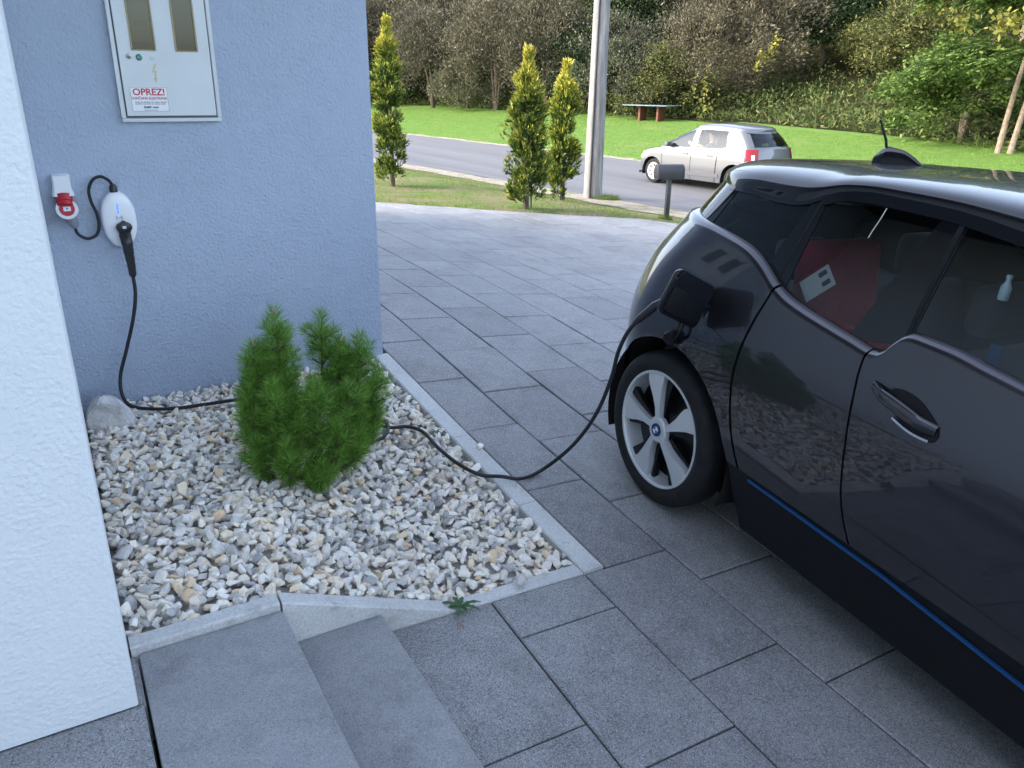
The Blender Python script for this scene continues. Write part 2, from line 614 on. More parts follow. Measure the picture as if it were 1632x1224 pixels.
def wbox(name, a, b, mat, parent, bevel=.006):
    o = parent.location
    return B().box([a[i] - o[i] for i in range(3)], [b[i] - o[i] for i in range(3)]).build(name, mat, parent, bevel=bevel)
o = wbox('blue_wall', (-7, YB, -.4), (XB, 9.5, 3.7), M_BLUE, hs); o['label'] = 'blue grey textured render wall behind the gravel bed'
o = wbox('white_wall', (-7, YW, .185), (XW, YB - .002, 3.7), M_WHITE, hs); o['label'] = 'white textured render wall at the picture edge'

wbox('shade_wing', (-9, -9, -.4), (-3.3, YW - .003, 5.6), M_WHITE, hs)  # added unseen block, placed and raised to shade the foreground
wbox('roof', (-7.3, .1, 3.7), (-.05, 9.8, 3.9), pm('roof_edge', (.06, .06, .065), .7), hs)

# ------------------------------------------------------------------ concrete edging of the planting bed, steps
def m_conc(name, a, b):
    k = N(name)
    p = k.coord('World')
    big = k.noise(p, 3., 6, .65)
    fine = k.noise(p, 130, 3, .7)
    col = k.ramp(big, [(.3, a), (.7, b)])
    col = k.mix(col, (.30, .29, .27), k.ramp(k.noise(p, 11, 5, .7), [(.58, (0, 0, 0)), (.72, (.6, .6, .6))]))
    col = k.mix(col, k.ramp(fine, [(.3, (.75, .75, .75)), (.7, (1.1, 1.1, 1.1))]), 1., 'MULTIPLY')
    k.base(col)
    k.set(Roughness=.88, Specular_IOR_Level=.3)
    k.bump(fine, .4, .003)
    return k.m
M_KERB = m_conc('kerb_concrete', (.54, .54, .53), (.68, .68, .66))
M_STEP = m_slab('smooth_step_concrete', (.26, .263, .272), (.36, .363, .37), .62, True, 1.0, .3)
ed = empty('garden_edging', (-.36, .65, gz(-.36, .65)))
tag(ed, 'pale concrete edging kerb around the gravel planting bed', 'edging')
def loc(p, e): return tuple(p[i] - e.location[i] for i in range(3))
def kerb_piece(P0, P1, wdir, w, ztop0, ztop1, depth=.3, n=4, parent=ed):
    """kerb stone from P0 to P1 (xy), wide w along wdir; top follows the two heights or a function"""
    V = []; F = []
    for i in range(n + 1):
        t = i / n
        x = P0[0] + (P1[0] - P0[0]) * t; y = P0[1] + (P1[1] - P0[1]) * t
        z = ztop0(x, y) if callable(ztop0) else ztop0 + (ztop1 - ztop0) * t
        for a, h in ((0, z - depth), (0, z - .006), (.006, z), (w - .006, z), (w, z - .006), (w, z - depth)):
            V.append(loc((x + wdir[0] * a, y + wdir[1] * a, h), parent))
    for i in range(n):
        for k in range(5):
            F.append((i * 6 + k, i * 6 + k + 1, (i + 1) * 6 + k + 1, (i + 1) * 6 + k))
    F.append(tuple(range(6))); F.append(tuple(n * 6 + k for k in range(6)))
    return mesh('kerb_stone', V, F, M_KERB, parent)
kt = lambda x, y: gz(-.31, y) + .012
for y0, y1 in ((.603, 1.098), (1.102, 1.742), (1.746, 2.815)):
    kerb_piece((-.318, y0), (-.318, y1), (-1, 0), .092, kt, None)
kerb_piece((-.951, .602), (-.414, .602), (0, 1), .07, -.038, -.062)
kerb_piece((-1.55, .602), (-.955, .602), (0, 1), .065, .212, -.036, depth=.34)
kerb_piece((-1.974, .602), (-1.557, .602), (0, 1), .06, .212, .212, depth=.34)

stp = empty('entrance_steps', (-1.6, 0, 0))
tag(stp, 'two smooth grey concrete block steps beside the gravel bed', 'steps')
B().box(loc((-1.956, -3, -.3), stp), loc((-1.552, .597, .188), stp)).build('step', M_STEP, stp, bevel=.006)['label'] = 'upper step block'
B().box(loc((-1.551, -3, -.4), stp), loc((-1.237, .597, .055), stp)).build('step', M_STEP, stp, bevel=.006)['label'] = 'lower step block'
ld = empty('landing', (-2.5, 0, 0))
tag(ld, 'speckled dark slab landing below the white wall', 'landing', kind='structure')
for x0 in (-2.367, -2.772, -3.177):
    for y0 in (-.21, -.815, -1.42, -2.03, .397):
        B().box(loc((x0, y0, -.2), ld), loc((x0 + .4, min(y0 + .6, .6), .183), ld)).build('slab', M_SLAB, ld, bevel=.003)
# plaster base left open between wall and steps
o = B().box((-1.977, .41, -.1), (-1.962, .598, .16)).build('plaster_base', M_WHITE, None)
o.parent = hs; o.location = (4, -5, 0)

# ------------------------------------------------------------------ gravel bed
def bed_z(X, Y):
    f = float(np.interp(X, [-1.98, -1.55, -.95, -.41], [.20, .20, -.045, -.065]))
    rz = gz(-.36, Y) - .008
    lz = float(np.interp(Y, [.66, 1.6, 2.8], [.19, .145, .115]))
    b = float(np.interp(X, [-1.98, -.41], [.115, .15]))
    t = (Y - .66) / (2.81 - .66)
    s = (X + 1.98) / (1.98 - .41)
    side = lz * (1 - s) + rz * s
    fb = f * (1 - t) + b * t
    lin_ = (lz * (1 - s) + rz * s)
    corner = ((.2 * (1 - s) - .065 * s) * (1 - t) + (.115 * (1 - s) + .15 * s) * t)
    return fb + side - corner
def m_stone():
    k = N('crushed_limestone')
    p = k.coord('Object')
    w = k.coord('World')
    gi = k.n('ShaderNodeNewGeometry').outputs['Random Per Island']
    oi = k.n('ShaderNodeObjectInfo').outputs['Random']
    rr = k.math('FRACT', k.math('ADD', gi, oi))
    col = k.ramp(rr, [(0, (.62, .62, .63)), (.10, (.42, .43, .46)), (.20, (.76, .75, .74)), (.38, (.90, .88, .85)), (.54, (.74, .74, .75)), (.66, (.92, .90, .85)), (.78, (.86, .77, .64)), (.85, (.62, .61, .62)), (.94, (.88, .78, .63)), (1., (.74, .56, .38))])
    v = k.noise(w, 38, 6, .65)
    col = k.mix(col, k.ramp(v, [(.25, (.74, .74, .77)), (.5, (1.04, 1.03, 1.02)), (.75, (1.12, 1.09, 1.04))]), 1., 'MULTIPLY')
    col = k.mix(col, (1.03, 1., .94), 1., 'MULTIPLY')
    col = k.mix(col, (.42, .3, .17), k.ramp(k.noise(w, 22, 5, .6), [(.62, (0, 0, 0)), (.75, (.5, .5, .5))]))
    k.base(col)
    k.set(Roughness=.8, Specular_IOR_Level=.3)
    k.bump(k.noise(w, 130, 5, .7), .55, .006)
    return k.m
M_STONE = m_stone()
M_SOIL = pm('bed_soil', (.30, .285, .26), .95, var=.4, vscale=30, coord='World')
bed = empty('gravel_bed', (-1.2, 1.7, .07))
tag(bed, 'planting bed of pale crushed limestone chippings against the blue wall', 'gravel bed', kind='structure')
V = []; F = []
n = 12
for i in range(n + 1):
    for j in range(n + 1):
        X = -1.985 + (1.985 - .405) * i / n; Y = .655 + (2.82 - .655) * j / n
        V.append(loc((X, Y, bed_z(X, Y) - .022), bed))
for i in range(n):
    for j in range(n):
        F.append((i * (n + 1) + j, (i + 1) * (n + 1) + j, (i + 1) * (n + 1) + j + 1, i * (n + 1) + j + 1))
mesh('soil', V, F, M_SOIL, bed, smooth=True, fix=False)
shapes = []
sr = random.Random(21)
for s in range(28):
    bm = bmesh.new()
    ax = (1, sr.uniform(.55, .85), sr.uniform(.42, .7))
    for i in range(13):
        v = Vector((sr.gauss(0, 1), sr.gauss(0, 1), sr.gauss(0, 1))).normalized() * sr.uniform(.86, 1.06)
        bm.verts.new((v.x * ax[0], v.y * ax[1], v.z * ax[2]))
    r_h = bmesh.ops.convex_hull(bm, input=bm.verts)
    bmesh.ops.delete(bm, geom=[v for v in bm.verts if not v.link_faces], context='VERTS')
    ed_ = [e for e in bm.edges]
    bmesh.ops.bevel(bm, geom=ed_, offset=.055, segments=1, affect='EDGES', clamp_overlap=True)
    bmesh.ops.triangulate(bm, faces=[f for f in bm.faces if len(f.verts) > 4])
    me = bpy.data.meshes.new('stone')
    bm.to_mesh(me); bm.free()
    me.materials.append(M_STONE)
    shapes.append((me, np.array([v.co[:] for v in me.vertices]), [tuple(p.vertices) for p in me.polygons]))
stones = []
def scatter(pitch, zoff, smin, smax):
    X = -1.965
    while X < -.405:
        Y = .66
        while Y < 2.80:
            x = X + sr.uniform(-.5, .5) * pitch; y = Y + sr.uniform(-.5, .5) * pitch
            if -1.972 < x < -.415 and .672 < y < 2.80:
                s = sr.uniform(smin, smax) * (1 if sr.random() > .12 else sr.uniform(1.1, 1.5))
                stones.append((x, y, bed_z(x, y) + zoff + sr.uniform(-.006, .009), s, sr.uniform(0, 6.28), sr.gauss(0, .5), sr.gauss(0, .5), sr.randrange(len(shapes))))
            Y += pitch
        X += pitch
scatter(.040, -.014, .020, .030)
scatter(.043, .003, .020, .034)
scatter(.075, .014, .020, .032)
def px_size(s):
    q = Vector(s[:3]) - Vector(CP)
    dz = q.dot(f_)
    u, v = 816 + 1252 * q.dot(r_) / dz, 612 + 1252 * q.dot(d_) / dz
    return (s[3] / dz) if 130 < u < 960 and v < 1100 and s[2] > bed_z(s[0], s[1]) - .004 else 0
stones.sort(key=px_size, reverse=True)
def rotm(s):
    from mathutils import Euler
    return Euler((s[5], s[6], s[4])).to_matrix()
AV = []; AF = []; nv = 0
for i, s in enumerate(stones):
    me, SV, SF = shapes[s[7]]
    if i < 300:
        o = link('stone', me, None, bed)
        o.location = loc(s[:3], bed)
        o.rotation_euler = (s[5], s[6], s[4])
        o.scale = (s[3],) * 3
    else:
        m3 = np.array(rotm(s)) * s[3]
        AV.append(SV @ m3.T + np.array(loc(s[:3], bed)))
        AF += [tuple(k + nv for k in f) for f in SF]
        nv += len(SV)
tag(mesh('chippings', np.vstack(AV), AF, M_STONE, bed, fix=False), kind='stuff')

def rock(name, p, sc, rot, seed, mat, label, cat='stone', parent=None, npts=26):
    q = random.Random(seed)
    bm = bmesh.new()
    for i in range(npts):
        v = Vector((q.gauss(0, 1), q.gauss(0, 1), q.gauss(0, 1))).normalized() * q.uniform(.85, 1.1)
        bm.verts.new((v.x * sc[0], v.y * sc[1], v.z * sc[2]))
    bmesh.ops.convex_hull(bm, input=bm.verts)
    bmesh.ops.delete(bm, geom=[v for v in bm.verts if not v.link_faces], context='VERTS')
    bmesh.ops.bevel(bm, geom=list(bm.edges), offset=.08 * min(sc), segments=2, affect='EDGES', clamp_overlap=True)
    me = bpy.data.meshes.new(name); bm.to_mesh(me); bm.free()
    o = link(name, me, mat)
    o.location = p; o.rotation_euler = rot
    if label: tag(o, label, cat)
    return o
M_BOULD = pm('boulder_limestone', (.62, .61, .60), .85, var=.35, vscale=14, bump=(45, .6, .02), coord='World')
# angular boulder in the corner
bm = bmesh.new()
for p in [(-.105, -.05, -.06), (-.09, .05, -.06), (.09, -.06, -.06), (.11, .05, -.06), (-.115, -.045, .03), (-.06, .03, .115), (-.02, -.03, .135), (-.045, -.05, .105), (.045, -.055, .06), (.075, .03, .05), (.03, .045, .1), (.105, -.02, .005), (-.1, .05, .05)]:
    bm.verts.new(p)
bmesh.ops.convex_hull(bm, input=bm.verts)
bmesh.ops.bevel(bm, geom=list(bm.edges), offset=.008, segments=2, affect='EDGES', clamp_overlap=True)
me = bpy.data.meshes.new('boulder'); bm.to_mesh(me); bm.free()
o = link('boulder', me, M_BOULD); o.location = (-1.865, 2.52, .16)
tag(o, 'large pale angular boulder in the corner of the gravel bed', 'boulder')
rock('boulder', (-1.72, 2.62, .125), (.06, .045, .04), (.2, .1, .4), 5, M_BOULD, 'flat grey stone lying just right of the corner boulder', 'boulder')
rock('stone', (-.676, .632, -.022), (.029, .024, .021), (.2, .3, .5), 11, M_STONE, 'single cream stone sitting on the low front kerb')
rock('stone', (-.325, 1.615, .037), (.034, .019, .013), (.1, .1, .9), 14, M_STONE, 'single white chip lying on the long side kerb')

# ------------------------------------------------------------------ meter cabinet on the blue wall
M_CAB = pm('cabinet_polyester', (.66, .70, .72), .45, var=.05, vscale=5, spec=.5)
M_CABD = pm('cabinet_gap', (.2, .22, .24), .6)
M_GASK = pm('window_gasket', (.36, .30, .16), .6)
def m_glass(name, tint, ior=1.5, rough=.0):
    k = N(name)
    k.t.nodes.remove(k.b)
    tr = k.n('ShaderNodeBsdfTransparent'); tr.inputs[0].default_value = (*tint, 1)
    gl = k.n('ShaderNodeBsdfGlossy'); gl.inputs['Roughness'].default_value = rough
    gl.inputs[0].default_value = (.95, .97, 1, 1)
    fr = k.n('ShaderNodeFresnel'); fr.inputs[0].default_value = ior
    mx = k.n('ShaderNodeMixShader')
    k.l(fr.outputs[0], mx.inputs[0]); k.l(tr.outputs[0], mx.inputs[1]); k.l(gl.outputs[0], mx.inputs[2])
    k.l(mx.outputs[0], k.out.inputs[0])
    return k.m
M_CGLASS = m_glass('meter_window', (.55, .57, .48))
M_RED = pm('sign_red', lin(196, 30, 52), .5)
M_BLK = pm('sign_black', (.02, .022, .03), .5)
M_NAVY = pm('sign_navy', lin(28, 38, 120), .5)
cab = empty('meter_cabinet', (-1.364, YB, 1.51))
tag(cab, 'pale grey electric meter cabinet with two windows on the blue wall', 'meter cabinet')
W_, HT = .446, .78
FR = .017
bb = B()
for a, b in (((-W_ / 2, -.024, 0), (W_ / 2, .03, FR)), ((-W_ / 2, -.024, HT - FR), (W_ / 2, .03, HT)), ((-W_ / 2, -.024, FR), (-W_ / 2 + FR, .03, HT - FR)), ((W_ / 2 - FR, -.024, FR), (W_ / 2, .03, HT - FR))):
    bb.box(a, b)
bb.build('frame', M_CAB, cab, bevel=.002)
B().box((-W_ / 2 + FR, -.006, FR), (W_ / 2 - FR, .03, HT - FR)).build('inner_frame', M_CABD, cab)
DX, DZ0, DZ1 = W_ / 2 - .024, .028, HT - .024
wins = [(-.142, -.038), (.048, .146)]
WZ0, WZ1 = .312, .68
dr = B()
def slabx(a, b): dr.box((a[0], -.03, a[1]), (b[0], -.004, b[1]))
slabx((-DX, DZ0), (DX, WZ0)); slabx((-DX, WZ1), (DX, DZ1))
slabx((-DX, WZ0), (wins[0][0], WZ1)); slabx((wins[0][1], WZ0), (wins[1][0], WZ1)); slabx((wins[1][1], WZ0), (DX, WZ1))
door = dr.build('door', M_CAB, cab)
for a, b in wins:
    fr_ = B()
    gk = .006
    for p, q in (((a, WZ0), (b, WZ0 + gk)), ((a, WZ1 - gk), (b, WZ1)), ((a, WZ0 + gk), (a + gk, WZ1 - gk)), ((b - gk, WZ0 + gk), (b, WZ1 - gk))):
        fr_.box((p[0], -.033, p[1]), (q[0], -.008, q[1]))
    wo = fr_.build('window', M_GASK, cab, bevel=.0015)
    B().box((a + gk, -.0265, WZ0 + gk), (b - gk, -.0235, WZ1 - gk)).build('pane', M_CGLASS, wo)
# what shows behind the panes
M_MET = pm('meter_grey', (.30, .31, .25), .6); M_MDK = pm('meter_dark', (.05, .055, .06), .5); M_OLV = pm('cabinet_board', (.16, .165, .13), .8)
bk = B(); 
for a, b in wins: bk.box((a - .005, -.0125, WZ0), (b + .005, -.0075, WZ1))
bk.build('backboard', M_OLV, cab)
mt = B().box((wins[0][0] + .012, -.02, WZ0 + .035), (wins[0][1] - .008, -.013, WZ0 + .2)).build('meter', M_MET, cab, bevel=.002)
B().box((wins[0][0] + .025, -.022, WZ0 + .105), (wins[0][1] - .025, -.0201, WZ0 + .13)).build('meter_display', M_MDK, mt)
B().box((wins[0][0] + .012, -.02, WZ0 + .212), (wins[0][1] - .008, -.013, WZ0 + .35)).build('meter', M_MDK, cab, bevel=.002)
B().box((wins[1][0] + .01, -.02, WZ0 + .02), (wins[1][1] - .01, -.013, WZ0 + .33)).build('meter', M_MDK, cab, bevel=.002)
# depth: face along -Y
FM_ = Matrix.Rotation(R(90), 4, 'X')      # local z -> -y
def face_m(x, z, y): return Matrix.Translation((x, y, z)) @ FM_
M_STEEL = pm('lock_steel', (.35, .33, .33), .35, .9)
lk = B().lathe([(.0, .004), (.009, .004), (.011, .003), (.0115, 0)], 20, face_m(-.158, .287, -.03)).build('lock', M_STEEL, cab, smooth=True)
B().lathe([(0, .0055), (.003, .0055), (.004, .003)], 12, face_m(-.158, .287, -.03)).build('keyhole', M_BLK, lk)
gb = B().lathe([(0, .006), (.0085, .006), (.0105, .0045), (.012, .0)], 20, face_m(-.115, .283, -.03)).build('button', pm('button_green', (.02, .30, .20), .4), cab, smooth=True)
B().lathe([(.0125, .003), (.0145, .002), (.0145, 0)], 20, face_m(-.115, .283, -.03)).build('button_ring', M_STEEL, gb, smooth=True)
B().lathe([(0, .004), (.007, .004), (.009, .0)], 16, face_m(-.058, .283, -.03)).build('plug', M_CAB, cab, smooth=True)
M_YEL = pm('warning_yellow', (.62, .55, .30), .6)
bolt = [(.004, .042), (-.010, .003), (.0, .004), (-.002, -.022), (-.009, -.020), (.002, -.042), (.010, -.017), (.004, -.019), (.0105, .013), (-.001, .012), (.012, .042)]
B().prism(bolt, 0, .001, face_m(-.057, .215, -.0302)).build('lightning_symbol', M_YEL, cab)
st = B().prism(rrect(.166, .112, .004, 2, -.106 + .012, .101), 0, .0008, face_m(0, 0, -.0302)).build('warning_sticker', pm('sticker_white', (.82, .84, .86), .35), cab)
sx, sz = -.094, .101
def sbox(x0, z0, x1, z1, m, nm): B().box((sx + x0, -.0318, sz + z0), (sx + x1, -.0308, sz + z1)).build(nm, m, st)
bd = B()
for a, b in (((-.08, .0525), (.08, .0537)), ((-.08, -.0537), (.08, -.0525)), ((-.0806, -.0537), (-.0794, .0537)), ((.0794, -.0537), (.0806, .0537))):
    bd.box((sx + a[0], -.0318, sz + a[1]), (sx + b[0], -.0308, sz + b[1]))
bd.build('sticker_border', M_BLK, st)
text('sticker_title', 'OPREZ!', .042, M_RED, st, face_m(sx, sz + .031, -.0312), bold=.0008)
text('sticker_subtitle', 'SUN\u010cANA ELEKTRANA', .0145, M_RED, st, face_m(sx, sz + .004, -.0312), bold=.0003)
M_GREY = pm('sign_grey', (.16, .18, .22), .6)
for zz, ws in ((-.0125, [.022, .009, .03, .012, .022, .028]), (-.0205, [.03, .014, .02, .008, .026, .02])):
    x = -.066
    tl = B()
    for w in ws:
        tl.box((sx + x, -.0316, sz + zz - .0016), (sx + x + w, -.0308, sz + zz + .0016)); x += w + .003
    tl.build('small_print', M_GREY, st)
text('sticker_logo', 'ENERP', .0115, M_NAVY, st, face_m(sx - .014, sz - .0355, -.0312), bold=.0005)
sbox(.008, -.0385, .034, -.0325, M_GREY, 'small_print')
sbox(-.03, -.0485, .03, -.0465, M_GREY, 'small_print')

# ------------------------------------------------------------------ wall charger
M_CHW = pm('charger_white', (.78, .80, .84), .3, coat=.2)
M_RUB = pm('cable_rubber', (.012, .0135, .018), .5, spec=.4)
M_PLG = pm('plug_black', (.014, .015, .018), .38)
ch = empty('wall_charger', (-1.672, YB, 1.066))
tag(ch, 'white oval car charger with blue light on the blue wall', 'charger')
def oval(w_scale):
    P = []
    for k in range(64):
        a = 2 * math.pi * k / 64
        c, s = math.cos(a), math.sin(a)
        e = 2.6
        x = abs(c) ** (2 / e) * math.copysign(1, c); z = abs(s) ** (2 / e) * math.copysign(1, s)
        wid = .077 * (1 - .20 * abs(z) ** 2.2)
        P.append((x * wid * w_scale, z * .132 * (1 - (1 - w_scale) * .6)))
    return P
V = []; F = []
rings = [(1.0, .0), (1.0, -.028), (.985, -.04), (.95, -.049), (.88, -.055), (.7, -.0595), (.4, -.062)]
for s, y in rings:
    for x, z in oval(s): V.append((x, y, z))
for j in range(len(rings) - 1):
    for k in range(64): F.append((j * 64 + k, j * 64 + (k + 1) % 64, (j + 1) * 64 + (k + 1) % 64, (j + 1) * 64 + k))
V.append((0, -.0625, 0))
for k in range(64): F.append(((len(rings) - 1) * 64 + k, (len(rings) - 1) * 64 + (k + 1) % 64, len(V) - 1))
F.append(tuple(range(64)))
hsng = mesh('housing', V, F, M_CHW, ch, smooth=True, sharp=50)
k = N('charger_led'); k.base((.02, .05, .6)); k.set(Emission_Color=(.03, .09, 1, 1), Emission_Strength=.7); M_LED = k.m
B().box((-.0035, -.0635, .03), (.0035, -.058, .077)).build('status_light', M_LED, hsng, bevel=.001)
mk = B()
for q_, (w_, h_) in enumerate(((.0055, .006), (.004, .006), (.005, .0055), (.0025, .007), (.0045, .005), (.0045, .005), (.002, .006))):
    x_ = -.021 + q_ * .0063
    mk.box((x_, -.0598, .0925), (x_ + w_ * .8, -.0585, .0925 + h_))
mk.build('maker_mark', M_GREY, hsng)
wv = B()
for sgn in (-1, 1):
    for rr in (.008, .0135):
        pts = [(sgn * rr * math.cos(R(a)), -.0632, .012 + rr * math.sin(R(a))) for a in range(-45, 46, 15)]
        wv.tube(pts, .0011, 5)
wv.tube([(-.002, -.0632, .012), (.002, -.0632, .012)], .0016, 6)
wv.build('radio_symbol', M_GREY, hsng)
# plug parked in the housing
pg = B()
pg.lathe([(0, .0), (.028, .0), (.03, .006), (.03, .03), (.026, .05), (0, .052)], 24, face_m(.012, -.045, -.05))
pg.build('holster_plug', M_PLG, ch, smooth=True)
pc = B(); pc.lathe([(0, .013), (.02, .013), (.034, .008), (.036, 0), (.036, -.01)], 24, face_m(.012, -.03, -.095) @ Matrix.Scale(.75, 4, (0, 1, 0)))
pc.build('plug_cap', M_PLG, ch, smooth=True)
B().box((.004, -.1095, -.034), (.02, -.1075, -.022)).build('plug_badge', pm('badge_silver', (.6, .65, .68), .4), ch)
B().box((.004, -.1, -.012), (.02, -.085, .002)).build('latch', M_PLG, ch, bevel=.003)
# supply lead from the red socket
gl_ = B().tube([(-.003, -.03, .128), (-.003, -.03, .155), (-.004, -.031, .165)], [.018, .0165, .011], 16).build('cable_gland', M_PLG, ch, smooth=True)
lead = [(-.004, -.031, .16), (-.018, -.036, .185), (-.05, -.042, .204), (-.085, -.043, .19), (-.108, -.04, .145), (-.106, -.04, .09), (-.092, -.04, .035), (-.09, -.042, -.02), (-.107, -.046, -.062), (-.145, -.05, -.078), (-.176, -.055, -.062), (-.19, -.058, -.042), (-.192, -.057, -.022)]
B().tube(catmull(lead, 8), .0072, 10).build('supply_lead', M_RUB, ch, smooth=True)

# red industrial socket
so = empty('power_socket', (-1.888, YB, 1.2))
tag(so, 'white and red industrial power socket with plug beside the charger', 'socket')
M_SOW = pm('socket_white', (.72, .74, .76), .45); M_SOR = pm('socket_red', lin(176, 22, 40), .4)
V = []; F = []
sec = [(.088, .03, -.03), (.08, .035, -.05), (.03, .037, -.062), (-.002, .045, -.078), (-.008, .046, -.082)]
for z, w, y in sec:
    V += [(-w, 0, z), (-w, y * .8, z), (-w * .8, y, z), (w * .8, y, z), (w, y * .8, z), (w, 0, z)]
for j in range(len(sec) - 1):
    for q in range(5): F.append((j * 6 + q, j * 6 + q + 1, (j + 1) * 6 + q + 1, (j + 1) * 6 + q))
F.append(tuple(range(6))); F.append(tuple((len(sec) - 1) * 6 + q for q in range(6)))
mesh('housing', V, F, M_SOW, so, smooth=True, sharp=30)
B().box((-.036, -.012, .0), (.04, .0, .084)).build('back_plate', M_SOW, so, bevel=.003)
for zz in (.028, .072): B().box((.031, -.04, zz), (.038, -.028, zz + .006)).build('hinge_tab', M_SOW, so, bevel=.001)
T = Matrix.Translation((0, -.05, -.006)) @ Matrix.Rotation(R(155), 4, 'X')
B().lathe([(0, .0), (.037, .0), (.037, .03), (.033, .034), (.033, .05), (0, .05)], 28, T).build('plug_collar', M_SOR, so, smooth=True)
T2 = Matrix.Translation((.004, -.062, -.072)) @ Matrix.Rotation(R(90 - 20), 4, 'X')
B().lathe([(.0, .02), (.03, .02), (.032, .02), (.046, .022), (.047, .012), (.044, -.012), (0, -.012)], 32, T2).build('lid', M_SOW, so, smooth=True)
B().lathe([(.0, .026), (.03, .026), (.032, .022), (.032, .015)], 32, T2).build('lid_disc', M_SOR, so, smooth=True)
B().box((-.015, -.011, .0262), (.015, .009, .028)).add([], []).build('rating_label', M_SOW, so).matrix_local = T2
B().box((-.004, -.003, .0281), (.005, .004, .0287)).build('rating_mark', M_GREY, so).matrix_local = T2
B().tube([(.005, -.046, -.08), (.011, -.05, -.105), (.018, -.053, -.122)], [.034, .031, .022], 20).build('plug_body', M_SOR, so, smooth=True)
B().tube([(.014, -.052, -.112), (.022, -.055, -.138), (.028, -.057, -.158)], [.026, .022, .012], 18).build('plug_nut', pm('nut_grey', (.20, .22, .26), .5), so, smooth=True)

# ------------------------------------------------------------------ charging cable
CAB = [[-1.657,2.7,.809],[-1.661,2.69,.712],[-1.691,2.68,.591],[-1.745,2.67,.44],[-1.79,2.66,.318],[-1.796,2.62,.226],[-1.752,2.6,.168],[-1.605,2.517,.160],[-1.431,2.487,.162],[-1.249,2.466,.164],[-1.08,2.43,.168],[-.92,2.25,.16],[-.82,2.02,.155],[-.73,1.947,.14],[-.705,1.86,.135],[-.767,1.755,.13],[-.866,1.715,.13],[-.946,1.72,.13],[-.956,1.80,.13],[-.869,1.838,.14],[-.771,1.85,.15],[-.685,1.858,.118],[-.603,1.85,.108],[-.56,1.762,.104],[-.569,1.565,.1],[-.544,1.419,.08],[-.485,1.315,.056],[-.383,1.296,.03],[-.3,1.266,.012],[-.168,1.303,.004],[-.103,1.207,.121],[-.055,1.135,.24],[-.017,1.079,.375],[.01,1.039,.53],[.022,1.022,.641],[.041,.992,.735],[.069,.952,.804],[.101,.905,.862],[.15,.868,.895]]
cc = empty('charging_cable', (-.383, 1.296, .02))
tag(cc, 'black charging cable snaking from wall charger over gravel to the dark car', 'cable')
B().tube([loc(p, cc) for p in catmull(CAB, 7)], .0088, 10).build('cable', M_RUB, cc, smooth=True)
hp = [(-1.661, 2.73, 1.0), (-1.66, 2.7, .97), (-1.659, 2.698, .92), (-1.657, 2.70, .86), (-1.657, 2.7, .80)]
B().tube([loc(p, cc) for p in catmull(hp, 5)], [.027] * 3 + [.026] * 4 + [.0235] * 4 + [.021] * 3 + [.019] * 3 + [.0175] * 3 + [.012], 16).build('plug_handle', M_PLG, cc, smooth=True)
B().tube([loc(p, cc) for p in ((.058, .968, .782), (.069, .952, .804), (.101, .905, .862), (.16, .85, .9), (.215, .80, .91))], [.011, .0165, .019, .027, .028], 16).build('plug_handle', M_PLG, cc, smooth=True)

# dry twig blown against the lower step
tw = B().tube(catmull([(-1.0, .51, gz(-1.0, .51) + .004), (-.985, .535, gz(-.98, .53) + .01), (-.962, .548, gz(-.96, .55) + .005)], 4), .0016, 5)
tw.tube([(-.985, .535, gz(-.98, .53) + .01), (-.975, .515, gz(-.97, .51) + .006)], .0013, 5)
tag(tw.build('dry_twig', pm('dry_twig', (.34, .22, .15), .8), None), 'tiny dry brown twig on the paving near the dandelion weed', 'twig')

